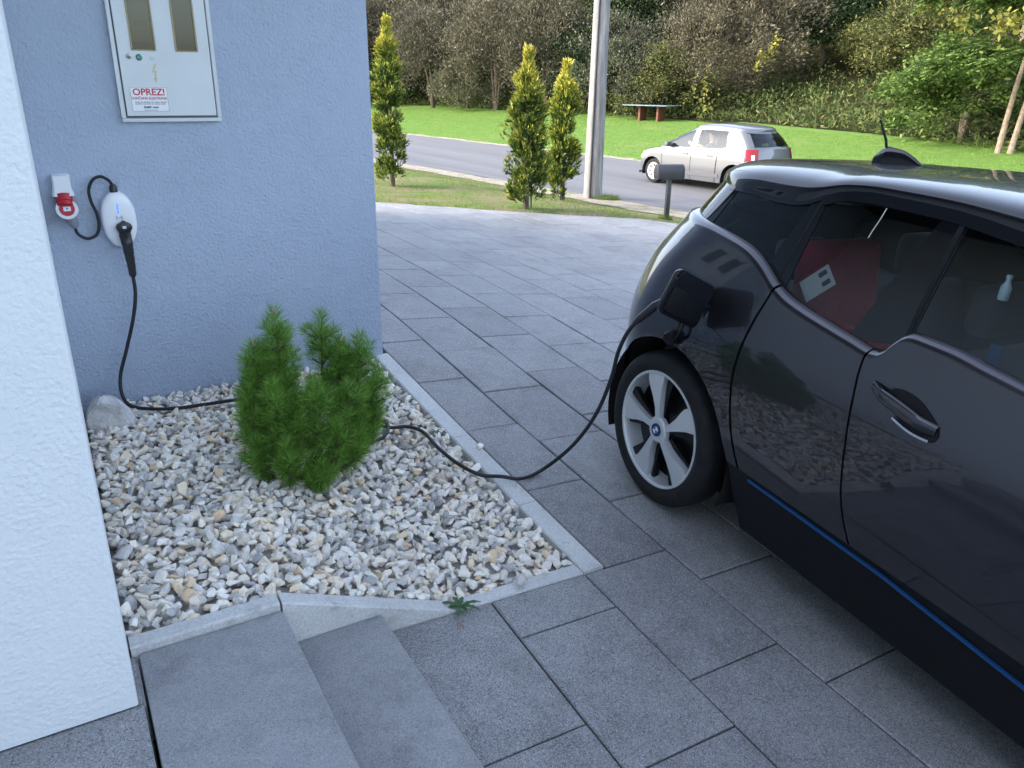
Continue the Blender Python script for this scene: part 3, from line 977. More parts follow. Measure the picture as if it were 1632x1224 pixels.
# ------------------------------------------------------------------ cars: lofted bodies
class Car:
    """body surface made of plan curves: tail centre -> corner -> flank -> nose; y is measured to the visible side"""
    def __init__(s, d):
        s.__dict__.update(d)
    def y_at(s, x, z, Wf, xt, xn, at, an):
        w = Wf(z)
        a, b = xt(z), xn(z)
        if x < a + at: w *= math.sqrt(max(0, 1 - ((a + at - x) / at) ** 2))
        if x > b - an: w *= math.sqrt(max(0, 1 - ((x - b + an) / an) ** 2))
        return w
    def yl(s, x, z): return s.y_at(x, z, s.Wl, s.xt, s.xn, s.at, s.an)
    def yg(s, x, z): return s.y_at(x, z, s.Wg, s.gt, s.gn, s.gat, s.gan)
    def col_x(s, q, z, low=True):
        """q in 0..1 tail corner, 1..k flank between guides, k..k+1 nose corner"""
        xt, xn, at, an = (s.xt, s.xn, s.at, s.an) if low else (s.gt, s.gn, s.gat, s.gan)
        gd = s.guides if low else s.gguides
        k = len(gd) + 2
        if q <= 1:
            ph = q * math.pi / 2
            return xt(z) + at * (1 - math.cos(ph)), math.sin(ph)
        if q >= k:
            ph = (k + 1 - q) * math.pi / 2
            return xn(z) - an * (1 - math.cos(ph)), math.sin(ph)
        G = [xt(z) + at] + [g(z) for g in gd] + [xn(z) - an]
        i = min(int(q - 1), len(G) - 2)
        t = q - 1 - i
        return G[i] + (G[i + 1] - G[i]) * t, 1.
    def pt(s, q, z, low=True):
        x, rr = s.col_x(q, z, low)
        return x, rr * (s.Wl if low else s.Wg)(z), z
    def in_arch(s, x, z):
        for cx, cz, r in s.arches:
            if (x - cx) ** 2 + (z - cz) ** 2 < r * r: return True
            if z < cz and abs(x - cx) < r: return True
        return False
    def bottom(s, q, z0, z1):
        """lowest z of a column between z0 and z1 that stays clear of the wheel arches"""
        if not s.in_arch(s.col_x(q, z0)[0], z0): 
            zz = [z0 + (z1 - z0) * i / 24 for i in range(25)]
            last = z0
            for z in zz:
                if s.in_arch(s.col_x(q, z)[0], z): last = None
            if last is not None: return z0
        z = z1
        while z > z0:
            if s.in_arch(s.col_x(q, z)[0], z): break
            z -= .004
        a, b = z, z + .004
        for _ in range(12):
            m = (a + b) / 2
            if s.in_arch(s.col_x(q, m)[0], m): a = m
            else: b = m
        return b

def car_matrix(F_, Rt_, U_, O_):
    m = Matrix((Vector(F_), -Vector(Rt_), Vector(U_))).transposed().to_4x4()
    m.translation = Vector(O_)
    return m
def mir(P, side): return [(x, -y * side, z) for x, y, z in P]

def panel(car, name, qs, z0, z1f, mat, parent, side=1, rows=16, ledge=None, off=0., edge=.0, minh=.02):
    """flank panel over columns qs from z0 (or wheel arch) up to z1f(x)"""
    V = []; F = []; grid = []
    for q in qs:
        zt = 1.0
        for _ in range(6): zt = z1f(car.col_x(q, zt)[0])
        zb = car.bottom(q, z0 if not callable(z0) else z0(car.col_x(q, .45)[0]), zt - .001)
        if zt - zb < minh:
            grid.append(None); continue
        col = []
        for r in range(rows + 1):
            t = r / rows
            t = t ** .85
            z = zb + (zt - zb) * t
            x, y, _ = car.pt(q, z)
            col.append((x, y + off, z))
        if ledge:
            x, y, z = col[-1]
            for dz, dy in ledge:
                zz = z + dz
                xx, yy, _ = car.pt(q, z)
                sc_ = max(0.05, (y + dy) / max(y, 1e-4)) if y > 1e-3 else 1
                cx = car.xt(z) + car.at
                col.append((xx if q > 1 else cx + (xx - cx) * sc_, yy + dy if q > 1 else yy * sc_, zz))
        if edge:
            x, y, z = col[0]
            col.insert(0, (x, y - edge, z + .003))
        grid.append(col)
    n = len(next(c for c in grid if c)) 
    idx = {}
    for i, c in enumerate(grid):
        if c is None: continue
        idx[i] = len(V); V += c
    for i in range(len(grid) - 1):
        if i in idx and i + 1 in idx:
            for r in range(n - 1):
                F.append((idx[i] + r, idx[i + 1] + r, idx[i + 1] + r + 1, idx[i] + r + 1))
    return mesh(name, mir(V, side), F, mat, parent, smooth=True, sharp=38)

def glass_band(car, name, qs, z0f, z1f, mat, parent, side=1, rows=8, pick=None):
    V = []; F = []
    n = rows + 1
    XZ = []
    for q in qs:
        z0, z1 = 1.05, 1.45
        for _ in range(6):
            z0 = z0f(car.col_x(q, z0, False)[0]); z1 = z1f(car.col_x(q, z1, False)[0]) if q <= 2 else car.ztop
        for r in range(n):
            z = z0 + (z1 - z0) * r / rows
            p = car.pt(q, z, False)
            V.append(p); XZ.append((p[0], z))
    for i in range(len(qs) - 1):
        for r in range(rows):
            f = (i * n + r, (i + 1) * n + r, (i + 1) * n + r + 1, i * n + r + 1)
            if pick:
                cx = sum(XZ[k][0] for k in f) / 4; cz = sum(XZ[k][1] for k in f) / 4
                cy = sum(V[k][1] for k in f) / 4
                if not pick(cx, cz, cy): continue
            F.append(f)
    if not F: return None
    return mesh(name, mir(V, side), F, mat, parent, smooth=True, sharp=50)

def roof_mesh(car, name, qs, z1f, zc, mat, parent, rows=12, e=2.5, drop=0.):
    V = []; F = []
    n = rows + 1
    for side in (1, -1):
        base = len(V)
        for q in qs:
            z1 = 1.45
            for _ in range(6): z1 = z1f(car.col_x(q, z1, False)[0]) if q <= 2 else car.ztop + .001
            x, y, _ = car.pt(q, z1, False)
            for r in range(n):
                th = r / rows * math.pi / 2
                c, s_ = math.cos(th) ** (2 / e), math.sin(th) ** (2 / e)
                xx = x
                top = max(zc(x), z1 + .002) - drop
                V.append((xx, -side * y * c if r < rows else 0., z1 + (top - z1) * s_))
        for i in range(len(qs) - 1):
            for r in range(rows):
                F.append((base + i * n + r, base + (i + 1) * n + r, base + (i + 1) * n + r + 1, base + i * n + r + 1))
    o = mesh(name, V, F, mat, parent)
    bm = bmesh.new(); bm.from_mesh(o.data)
    bmesh.ops.remove_doubles(bm, verts=bm.verts, dist=.0008)
    bmesh.ops.recalc_face_normals(bm, faces=bm.faces)
    bm.to_mesh(o.data); bm.free()
    o.data.polygons.foreach_set('use_smooth', [True] * len(o.data.polygons))
    o.data.set_sharp_from_angle(angle=R(45))
    return o

def ribbon(name, surf, path, w0, w1, off, mat, parent, side=1, thick=.006):
    """strip that follows the surface y=surf(x,z) along path of (x,z), widths below/above"""
    V = []; F = []
    P = [Vector(p) for p in path]
    for i, p in enumerate(P):
        t = (P[min(i + 1, len(P) - 1)] - P[max(i - 1, 0)]).normalized()
        nn = Vector((-t.y, t.x))
        for h, o in ((-w0, off - thick), (-w0, off), (w1, off), (w1, off - thick)):
            a = p + nn * h
            V.append((a.x, surf(a.x, a.y) + o, a.y))
    for i in range(len(P) - 1):
        for k in range(4):
            F.append((i * 4 + k, i * 4 + (k + 1) % 4, (i + 1) * 4 + (k + 1) % 4, (i + 1) * 4 + k))
    F.append((0, 1, 2, 3)); F.append(tuple((len(P) - 1) * 4 + k for k in range(4)))
    return mesh(name, mir(V, side), F, mat, parent, smooth=True, sharp=30)

def patch(name, surf, poly_fn, nu, nv, off, mat, parent, side=1, thick=.004):
    """plate on the surface: poly_fn(u,v)->(x,z)"""
    V = []; F = []
    for i in range(nu + 1):
        for j in range(nv + 1):
            x, z = poly_fn(i / nu, j / nv)
            V.append((x, surf(x, z) + off, z))
    n0 = len(V)
    for x, y, z in list(V): V.append((x, y - thick, z))
    for i in range(nu):
        for j in range(nv):
            a = i * (nv + 1) + j
            f = (a, a + nv + 1, a + nv + 2, a + 1)
            F.append(f); F.append(tuple(n0 + k for k in reversed(f)))
    rim = [i * (nv + 1) for i in range(nu + 1)] + [nu * (nv + 1) + j for j in range(1, nv + 1)] + [i * (nv + 1) + nv for i in range(nu - 1, -1, -1)] + [j for j in range(nv - 1, 0, -1)]
    for i in range(len(rim)):
        a, b = rim[i], rim[(i + 1) % len(rim)]
        F.append((a, b, n0 + b, n0 + a))
    return mesh(name, mir(V, side), F, mat, parent, smooth=True, sharp=40)

def lsp(a, b, n): return [a + (b - a) * i / n for i in range(n + 1)]

# paints
def m_paint(name, col, flake=.0, rough=.28, metal=.0):
    k = N(name)
    k.base(col)
    k.set(Roughness=rough, Metallic=metal, Coat_Weight=1., Coat_Roughness=.015, Coat_IOR=1.55)
    p = k.coord('Object')
    k.bump(k.noise(p, 3.2, 2, .5), .05, .02)
    return k.m
M_EV = m_paint('dark_grey_metallic', (.043, .041, .050), rough=.36, metal=.9)
M_EVBLK = m_paint('gloss_black', (.008, .009, .012), rough=.25)
M_EVBLK.node_tree.nodes['Principled BSDF'].inputs['Specular IOR Level'].default_value = .1
M_EVBLK.node_tree.nodes['Principled BSDF'].inputs['Coat Weight'].default_value = .75
M_CHR = pm('chrome', (.45, .46, .5), .15, 1.)
M_PILL = pm('pillar_black', (.006, .0065, .008), .06)
M_SILL = pm('sill_black', (.007, .008, .010), .5, spec=.22, var=.2, vscale=30)
M_EVGL = m_glass('tinted_glass', (.80, .87, .89), 1.55)
M_TYRE = pm('tyre_rubber', (.014, .0145, .016), .72, spec=.3, var=.3, vscale=20, bump=(90, .2, .003))
M_ALU = pm('alloy_silver', (.62, .63, .65), .32, .25)
M_WBLK = pm('wheel_black', (.006, .0065, .008), .4, spec=.3)
M_DARK = pm('cavity', (.004, .004, .005), .9)
M_SEAT = pm('seat_fabric', (.05, .053, .06), .9)
M_BLUEL = pm('blue_accent', (.003, .065, .21), .4, coat=.3)

# ------------------------------------------------------------------ electric hatchback
EVM = car_matrix([-0.07138, -0.99579, -0.05756], [-0.99687, 0.06924, 0.03826], [0.03411, -0.06011, 0.99761], [1.0304, 0.8875, -0.0965])
ev = empty('electric_car'); ev.matrix_world = EVM
tag(ev, 'dark grey electric hatchback with open charging flap and blue sill stripe', 'car')
belt_ev = spl([(-.9, 1.25), (-.2, 1.238), (-.0, 1.228), (.122, 1.217), (.244, 1.2), (.32, 1.178), (.385, 1.149), (.442, 1.119), (.517, 1.089), (.618, 1.069), (.71, 1.057), (.853, 1.04), (.915, 1.033), (.945, 1.038), (.968, 1.052), (.99, 1.09), (1.01, 1.113), (1.035, 1.121), (1.148, 1.12), (1.271, 1.108), (1.401, 1.096), (1.9, 1.06), (2.3, 1.02), (2.7, .95), (3.1, .85), (3.4, .78)])
rail_ev = spl([(-.9, 1.395), (-.03, 1.398), (.1, 1.401), (.239, 1.397), (.331, 1.402), (.405, 1.425), (.444, 1.445), (.507, 1.47), (.646, 1.487), (.88, 1.488), (1.147, 1.47), (1.5, 1.43), (1.8, 1.36), (2.2, 1.22), (2.8, 1.06)])
cutR = spl([(.2, .58), (.40, .53), (.456, .50), (.6, .447), (.775, .42), (.95, .437), (1.107, .470), (1.3, .5)])
cutF = spl([(.2, 1.12), (.40, 1.075), (.429, 1.052), (.6, .985), (.777, .958), (.9, .942), (1.016, .922), (1.3, .91)])
cutN = spl([(.2, 2.02), (.6, 2.0), (1.1, 1.98)])
EVC = Car(dict(ztop=1.462,
    Wl=spl([(.1, .78), (.17, .80), (.3, .838), (.4, .858), (.48, .869), (.58, .880), (.70, .886), (.80, .888), (.88, .885), (.95, .874), (1.05, .851), (1.15, .819), (1.25, .776), (1.35, .72)]),
    Wg=spl([(.9, .845), (1.05, .797), (1.2, .742), (1.35, .677), (1.46, .628), (1.55, .57)]),
    xt=spl([(.1, -.54), (.17, -.60), (.3, -.67), (.5, -.71), (.75, -.705), (.9, -.68), (1.05, -.63), (1.2, -.54), (1.3, -.48), (1.5, -.36)]),
    xn=spl([(.1, 3.05), (.3, 3.24), (.6, 3.28), (.8, 3.2), (1.0, 3.05), (1.2, 2.95)]),
    at=.55, an=.75,
    gt=spl([(.9, -.64), (1.05, -.595), (1.2, -.52), (1.3, -.465), (1.4, -.41), (1.5, -.34)]),
    gn=spl([(.9, 2.85), (1.05, 2.65), (1.2, 2.3), (1.35, 1.95), (1.46, 1.66), (1.55, 1.4)]),
    gat=.5, gan=.45,
    guides=[cutR, cutF, cutN], gguides=[],
    arches=[(.022, .355, .418), (2.57, .355, .415)]))
LEDGE = [(.008, -.003), (.017, -.010), (.024, -.021), (.029, -.036), (.030, -.046), (.018, -.056)]
sp = .0024
for side in (1, -1):
    # tail corner and quarter panel, doors, front wing
    qz = [.60, .62] + lsp(.64, 1, 22) + lsp(1, 1.5, 16)[1:] + lsp(1.5, 2 - .012, 34)[1:]
    panel(EVC, 'quarter_panel', qz, .43, belt_ev, M_EV, ev, side, 20, LEDGE, edge=.02)
    panel(EVC, 'rear_door', lsp(2 + .010, 3 - .008, 30), .43, belt_ev, M_EV, ev, side, 20, LEDGE, edge=.02)
    fd = panel(EVC, 'front_door', lsp(3 + .004, 4 - .004, 60), .43, belt_ev, M_EV, ev, side, 20, LEDGE, edge=.02)
    panel(EVC, 'front_wing', lsp(4 + .004, 5, 40) + lsp(5, 6, 20)[1:], .43, belt_ev, M_EV, ev, side, 16, None, edge=.02)
    # tailgate half in gloss black
    panel(EVC, 'tailgate', lsp(0, .595, 22), .40, belt_ev, M_EVBLK, ev, side, 20, None)
    # sill and lower bumper
    panel(EVC, 'sill', lsp(0, 1, 20) + lsp(1, 2, 46)[1:] + lsp(2, 4, 30)[1:] + lsp(4, 5, 50)[1:] + lsp(5, 6, 14)[1:], .15, lambda x: .428, M_SILL, ev, side, 8, None, off=-.006, edge=.08)
    # inner skin behind the panel gaps
    panel(EVC, 'inner_skin', lsp(1.2, 4.3, 60), .44, lambda x: belt_ev(x) - .002, M_DARK, ev, side, 6, None, off=-.012)
    # accent stripe
    path = [(x, float(np.interp(x, [.56, 1.18, 1.63, 2.05], [.411, .401, .365, .335]))) for x in lsp(.575, 2.05, 40)]
    ribbon('accent_stripe', EVC.yl, path, .005, .0045, .004, M_BLUEL, ev, side, .012)
    # glass all round
    gq = lsp(0, 1, 18) + lsp(1, 2, 60)[1:] + lsp(2, 3, 18)[1:]
    b2 = lambda x: belt_ev(x) + .004
    gb_ = glass_band(EVC, 'side_glass', [q for q in gq if .74 <= q], b2, rail_ev, M_EVGL, ev, side, 10)
    glass_band(EVC, 'rear_screen', [q for q in gq if q <= .78], b2, rail_ev, M_EVGL, ev, side, 10)
    # pillars: gloss black plates just outside the glass
    def quad(p00, p10, p11, p01):
        def f(u, v):
            a = [p00[k] * (1 - u) + p10[k] * u for k in (0, 1)]; b = [p01[k] * (1 - u) + p11[k] * u for k in (0, 1)]
            return a[0] * (1 - v) + b[0] * v, a[1] * (1 - v) + b[1] * v
        return f
    patch('pillar', EVC.yg, quad((.345, 1.165), (.475, 1.09), (.462, 1.452), (.405, 1.425)), 4, 10, .003, M_PILL, ev, side, .006)
    patch('pillar', EVC.yg, quad((.80, 1.052), (1.005, 1.10), (.985, 1.482), (.905, 1.488)), 4, 10, .003, M_PILL, ev, side, .006)
    patch('door_seal', EVC.yg, quad((.418, 1.10), (.428, 1.10), (.447, 1.45), (.437, 1.45)), 1, 8, .005, M_DARK, ev, side, .006)
    patch('door_seal', EVC.yg, quad((.985, 1.10), (1.0, 1.11), (.975, 1.482), (.958, 1.484)), 1, 8, .006, M_SILL, ev, side, .006)
    patch('pillar', EVC.yg, quad((-.11, 1.235), (-.03, 1.235), (.02, 1.398), (-.06, 1.398)), 3, 8, .003, M_PILL, ev, side, .006)
    # window surround along the top and the black bead below the glass
    ribbon('window_frame', EVC.yg, [(x, rail_ev(x) - .004) for x in lsp(.44, 1.7, 50)], .028, .006, .008, M_EVBLK, ev, side, .012)
    ribbon('window_frame', EVC.yg, [(x, rail_ev(x) - .002) for x in lsp(-.05, .44, 26)], .008, .006, .008, M_EVBLK, ev, side, .012)
    ribbon('window_bead', EVC.yg, [(x, belt_ev(x) + .012) for x in lsp(-.02, .92, 50)], .012, .008, .004, M_SILL, ev, side, .008)
    ribbon('window_bead', EVC.yg, [(x, belt_ev(x) + .016) for x in lsp(1.0, 1.9, 40)], .016, .006, .006, M_SILL, ev, side, .008)
    # door handle: cup and bar
    hb = empty('door_handle'); hb.parent = ev
    def cup(u, v):
        a = (u - .5) * 2; b = (v - .5) * 2
        k_ = math.sqrt(1 - a * a / 2.0) ; m_ = math.sqrt(1 - b * b / 2.0)
        return 1.145 + .092 * a * m_ - .02 * b, .945 - .012 * a + .052 * b * k_
    V = []; F = []
    nu = 14
    for i in range(nu + 1):
        for j in range(nu + 1):
            x, z = cup(i / nu, j / nu)
            rr = min(1, max(abs(i / nu - .5), abs(j / nu - .5)) * 2)
            V.append((x, EVC.yl(x, z) + .003 - .0 * (1 - rr ** 2), z))
    for i in range(nu):
        for j in range(nu): F.append((i * (nu + 1) + j, (i + 1) * (nu + 1) + j, (i + 1) * (nu + 1) + j + 1, i * (nu + 1) + j + 1))
    mesh('handle_cup', mir(V, side), F, M_DARK, hb, smooth=True)
    V = []; F = []
    xs = lsp(.992, 1.232, 18)
    for i, x in enumerate(xs):
        t = i / 18
        z = .974 - .044 * t
        h = .017 + .004 * math.sin(math.pi * t)
        y = EVC.yl(x, z) + .030 * min(1, math.sin(math.pi * min(max(t, .02), .98)) * 1.6) ** .7
        for dz, dy in ((h, -.012), (h * .95, -.002), (h * .6, .003), (-h * .6, .003), (-h * .95, -.002), (-h, -.012)):
            V.append((x, y + dy, z + dz))
    for i in range(18):
        for k in range(6): F.append((i * 6 + k, i * 6 + (k + 1) % 6, (i + 1) * 6 + (k + 1) % 6, (i + 1) * 6 + k))
    F.append(tuple(range(6))); F.append(tuple(18 * 6 + k for k in range(6)))
    mesh('handle_bar', mir(V, side), F, M_EV, hb, smooth=True, sharp=50)
    # chrome lip under the cup
    tl = [(1.09 + .13 * t, .912 - .016 * t - .008 * math.sin(math.pi * t)) for t in lsp(0, 1, 10)]
    ribbon('handle_lip', EVC.yl, tl, .003, .004, .006, M_CHR, hb, side, .005)

# roof, tailgate bottom, bonnet
roofc = spl([(-.6, 1.42), (-.45, 1.445), (-.3, 1.475), (-.1, 1.50), (.2, 1.525), (.5, 1.546), (.9, 1.562), (1.2, 1.56), (1.5, 1.535), (1.7, 1.49), (1.9, 1.40), (2.3, 1.2), (2.8, 1.05)])
rq = lsp(0, 1, 18) + lsp(1, 2, 60)[1:] + lsp(2, 3, 16)[1:]
roof_mesh(EVC, 'roof', rq, lambda x: rail_ev(x) + .001, roofc, M_EVBLK, ev, 14, 3.0)
gz2 = [q for q in lsp(2, 3, 12)]
# bonnet
V = []; F = []
bxs = lsp(1.9, 3.25, 16)
for x in bxs:
    z = belt_ev(x)
    y = EVC.yl(x, z)
    for k in range(13):
        t = -1 + 2 * k / 12
        V.append((x, y * t, z + .05 * (1 - t * t)))
for i in range(16):
    for k in range(12): F.append((i * 13 + k, (i + 1) * 13 + k, (i + 1) * 13 + k + 1, i * 13 + k + 1))
mesh('bonnet', V, F, M_EVBLK, ev, smooth=True)
for side in (1, -1):
    mr = B().box((-.07, -.11, -.075), (.09, .11, .075)).build('door_mirror', M_EVBLK, ev, bevel=.04, seg=3); mr.location = (1.86, -side * .98, 1.14)
    B().tube([(1.86, -side * .80, 1.08), (1.86, -side * .93, 1.11)], .025, 8).build('mirror_arm', M_SILL, ev, smooth=True)
# floor pan and inner dark box to close the body
B().box((-.55, -.70, .16), (3.0, .70, .20)).build('floor_pan', M_DARK, ev)
for (cx, cz, r) in EVC.arches:
    for side in (1, -1):
        V = []; F = []
        m_ = 28
        for i in range(m_ + 1):
            a = math.pi * (-.12 + 1.24 * i / m_)
            for yy in (.85 if cx < 1 else .85, .56):
                V.append((cx + (r + .004) * math.cos(a), yy, cz + (r + .004) * math.sin(a)))
        for i in range(m_): F.append((2 * i, 2 * i + 1, 2 * i + 3, 2 * i + 2))
        F.append(tuple(2 * i + 1 for i in range(m_ + 1)))
        mesh('wheel_arch_liner', mir(V, side), F, M_DARK, ev, smooth=True, sharp=60)

def wheel(parent, x, yface, z, r, width, style, rot0, side, rim_r):
    w = empty('wheel'); w.parent = parent
    w.location = (x, -side * yface, z)
    # local frame: x forward, z up, wheel axis along local y; outer face at y = -side*0
    A = Matrix.Rotation(R(90) * side, 4, 'X')      # lathe z -> outwards
    k = width
    prof = [(rim_r - .012, -k), (rim_r + .02, -k - .004), (r - .055, -k - .008), (r - .018, -k + .006), (r - .003, -k + .028), (r, -k * .5), (r - .003, -.028), (r - .010, -.012), (r - .018, -.004), (r - .03, .0015), (r - .055, .005), (r - .062, .0035), (rim_r + .012, -.002), (rim_r + .003, -.006), (rim_r - .012, -.012)]
    B().lathe(prof, 72, A).build('tyre', M_TYRE, w, smooth=True, sharp=60)
    rim = empty('rim'); rim.parent = w
    if style == 'turbine':
        B().lathe([(rim_r - .03, -.09), (rim_r - .012, -.03), (rim_r - .011, -.007), (rim_r - .008, -.003), (rim_r + .001, -.002), (rim_r + .003, -.007)], 72, A).build('rim_lip', M_ALU, rim, smooth=True)
        B().lathe([(0, -.045), (.07, -.045), (.09, -.07), (rim_r - .02, -.085)], 48, A).build('rim_barrel', M_WBLK, rim, smooth=True)
        for kx in range(5):
            th = R(rot0 + 72 * kx)
            def ps(rr, a): return (rr * math.cos(th + R(a)), rr * math.sin(th + R(a)))
            ro = rim_r - .009
            # bright blade
            inner = [ps(.030, 26), ps(.032, -30)]
            right = [ps(.09, -11), ps(.15, -9), ps(.2, -9), ps(ro, -11)]
            arc = [ps(ro, a) for a in lsp(-8, 15, 6)]
            left = [ps(ro - .03, 16.5), ps(.19, 15.5), ps(.15, 12), ps(.10, 8), ps(.06, 10)]
            poly = inner[1:] + right + arc + left + inner[:1]
            V = []; F = []
            n = len(poly)
            for dz in (-.035, -.012, 0):
                for (px, py) in poly:
                    rr = math.hypot(px, py)
                    s_ = 1 if dz == 0 else 1.02
                    V.append(A @ Vector((px * s_, py * s_, dz - .010 + .008 * (1 - (rr / ro)) - .012 * max(0, 1 - rr / .06))))
            for l_ in (0, 1):
                for i in range(n): F.append((l_ * n + i, l_ * n + (i + 1) % n, (l_ + 1) * n + (i + 1) % n, (l_ + 1) * n + i))
            F.append(tuple(2 * n + i for i in range(n)))
            mesh('spoke', V, F, M_ALU, rim, smooth=True, sharp=30)
            # black aero vane beside it
            v2 = [ps(.045, -26), ps(.10, -22), ps(.17, -20), ps(ro, -22), ps(ro, -13), ps(.2, -12), ps(.14, -13), ps(.08, -16)]
            b_ = B(); b_.prism(v2, -.05, -.026, A); b_.build('vane', M_WBLK, rim)
            v3 = [ps(.06, 18), ps(.12, 17), ps(ro, 17.5), ps(ro, 22), ps(.15, 22), ps(.08, 28)]
            b_ = B(); b_.prism(v3, -.06, -.034, A); b_.build('vane', M_WBLK, rim)
            bolt_c = ps(.046, 36)
            B().lathe([(0, .002), (.0045, .002), (.0055, -.003)], 10, A @ Matrix.Translation((*bolt_c, -.009))).build('wheel_bolt', M_WBLK, rim)
        B().lathe([(0, -.004), (.052, -.004), (.06, -.012), (.06, -.03)], 32, A).build('hub', M_ALU, rim, smooth=True)
        em = B().lathe([(0, .002), (.0265, .002), (.029, .0), (.030, -.005)], 32, A).build('emblem', M_WBLK, rim, smooth=True)
        for qd in range(4):
            pts = [(0, 0)] + [(.0185 * math.cos(R(a)), .0185 * math.sin(R(a))) for a in lsp(90 * qd, 90 * qd + 90, 6)]
            b_ = B(); b_.prism(pts, .0022, .003, A)
            b_.build('emblem_quarter', M_EMB if qd % 2 else M_EMW, em)
        b_ = B(); b_.lathe([(.0265, .0022), (.0265, .003), (.0285, .003), (.0285, .0015)], 28, A); b_.build('emblem_ring', M_EMB, em)
    else:
        B().lathe([(0, -.006), (.04, -.006), (.06, -.014), (rim_r - .03, -.018), (rim_r - .01, -.006), (rim_r + .006, -.004)], 48, A).build('hubcap', M_CAP, rim, smooth=True)
        for kx in range(7):
            th = R(rot0 + 360 / 7 * kx)
            pts = [(math.cos(th + d) * q, math.sin(th + d) * q) for q, d in ((.10, -.10), (.155, -.13), (.155, .13), (.10, .10))]
            b_ = B(); b_.prism(pts, -.017, -.010, A); b_.build('hubcap_slot', M_WBLK, rim)
    return w
M_EMB = pm('emblem_blue', (.02, .12, .42), .3, coat=.5)
M_EMW = pm('emblem_white', (.75, .78, .8), .3)
M_CAP = pm('hubcap_silver', (.33, .31, .30), .45, .3)
for x in (0, 2.57):
    for side in (1, -1):
        wheel(ev, x, .862, .35, .35, .155, 'turbine', 103 if x == 0 else 60, side, .262)
# roof aerial fin with whip
fin = B()
fin_p = [(.105, 0), (.125, .062), (.15, .066), (.21, .056), (.26, .03), (.315, 0)]
V = []; F = []
for i, t in enumerate(lsp(0, 1, 10)):
    x = .10 + .215 * t
    h = float(np.interp(t, [0, .08, .2, .55, .8, 1], [.045, .064, .066, .054, .028, .002]))
    w = .036 * (1 - .75 * t) + .002
    zb = roofc(x) - .006
    for yy, k in ((w, 0), (w * .85, .4), (w * .4, .85), (0, 1), (-w * .4, .85), (-w * .85, .4), (-w, 0)):
        V.append((x, yy, zb + .006 + h * k if k else zb))
for i in range(10):
    for k in range(6): F.append((i * 7 + k, (i + 1) * 7 + k, (i + 1) * 7 + k + 1, i * 7 + k + 1))
F.append(tuple(range(7)))
af = mesh('aerial_fin', V, F, M_EVBLK, ev, smooth=True, sharp=50)
B().tube([(.13, 0, roofc(.13) + .05), (.115, 0, roofc(.12) + .09), (.065, 0, roofc(.1) + .165)], [.006, .0055, .004], 8).build('aerial_whip', M_SILL, af, smooth=True)
# charging flap standing open, socket and hanging dust cap
def cbox(name, c, ax, sz, mat, parent, bevel=.006):
    """box with centre c, axes columns"""
    h = [s / 2 for s in sz]
    o = B().box((-h[0], -h[1], -h[2]), (h[0], h[1], h[2])).build(name, mat, parent, bevel=bevel)
    o.matrix_local = Matrix.Translation(c) @ Matrix([Vector(a) for a in ax]).transposed().to_4x4()
    return o
pr = empty('charging_port'); pr.parent = ev
xs_, zs_ = .12, .955
Sy = EVC.yl(xs_, zs_)
AP = Matrix.Translation((xs_, -Sy - .001, zs_)) @ Matrix.Rotation(R(90), 4, 'X')
B().lathe([(0, .002), (.07, .002), (.078, .004), (.084, .0)], 32, AP).build('socket_well', M_DARK, pr, smooth=True)
flp = B().prism(rrect(.217, .180, .028, 5), -.008, .008).build('flap', M_EVBLK, pr, bevel=.003)
d1 = Vector((0, .197, -.091)).normalized(); d2 = Vector((0, .091, .197)).normalized()
FMX = Matrix((d1, d2, d1.cross(d2))).transposed().to_4x4(); FMX.translation = Vector((.2, -.982, 1.018))
flp.matrix_local = FMX
lb = B().prism(rrect(.18, .10, .015, 4, 0, -.025), .0085, .015).build('flap_lining', M_SILL, flp, bevel=.002)
hd = B().tube([(xs_ + .085, -Sy + .01, zs_ + .02), (xs_ + .08, -Sy - .03, zs_ + .03)], .012, 10).build('hinge', M_SILL, pr, smooth=True)
cp = B().lathe([(0, .02), (.026, .02), (.03, .014), (.03, -.016), (.024, -.018)], 20, Matrix.Translation((.055, -.905, .805)) @ Matrix.Rotation(R(100), 4, 'X') @ Matrix.Rotation(R(20), 4, 'Y')).build('dust_cap', M_SILL, pr, smooth=True)
B().tube(catmull([(.1, -.885, .895), (.115, -.91, .86), (.1, -.915, .82), (.075, -.905, .805)], 5), .006, 8).build('cap_strap', M_SILL, pr, smooth=True)
# tail lamps on the tailgate
M_LAMP = pm('lamp_red', (.25, .01, .012), .15, coat=1.)
for side in (1, -1):
    path = [(-.66 + .0, .80)]
    V = []; F = []
    for i in range(9):
        q = .28 + .28 * i / 8
        for z in (.84, .88):
            x, y, _ = EVC.pt(q, z)
            V.append((x - .006, y + .004, z))
    for i in range(8): F.append((2 * i, 2 * i + 1, 2 * i + 3, 2 * i + 2))
    mesh('tail_lamp', mir(V, side), F, M_LAMP, ev, smooth=True)
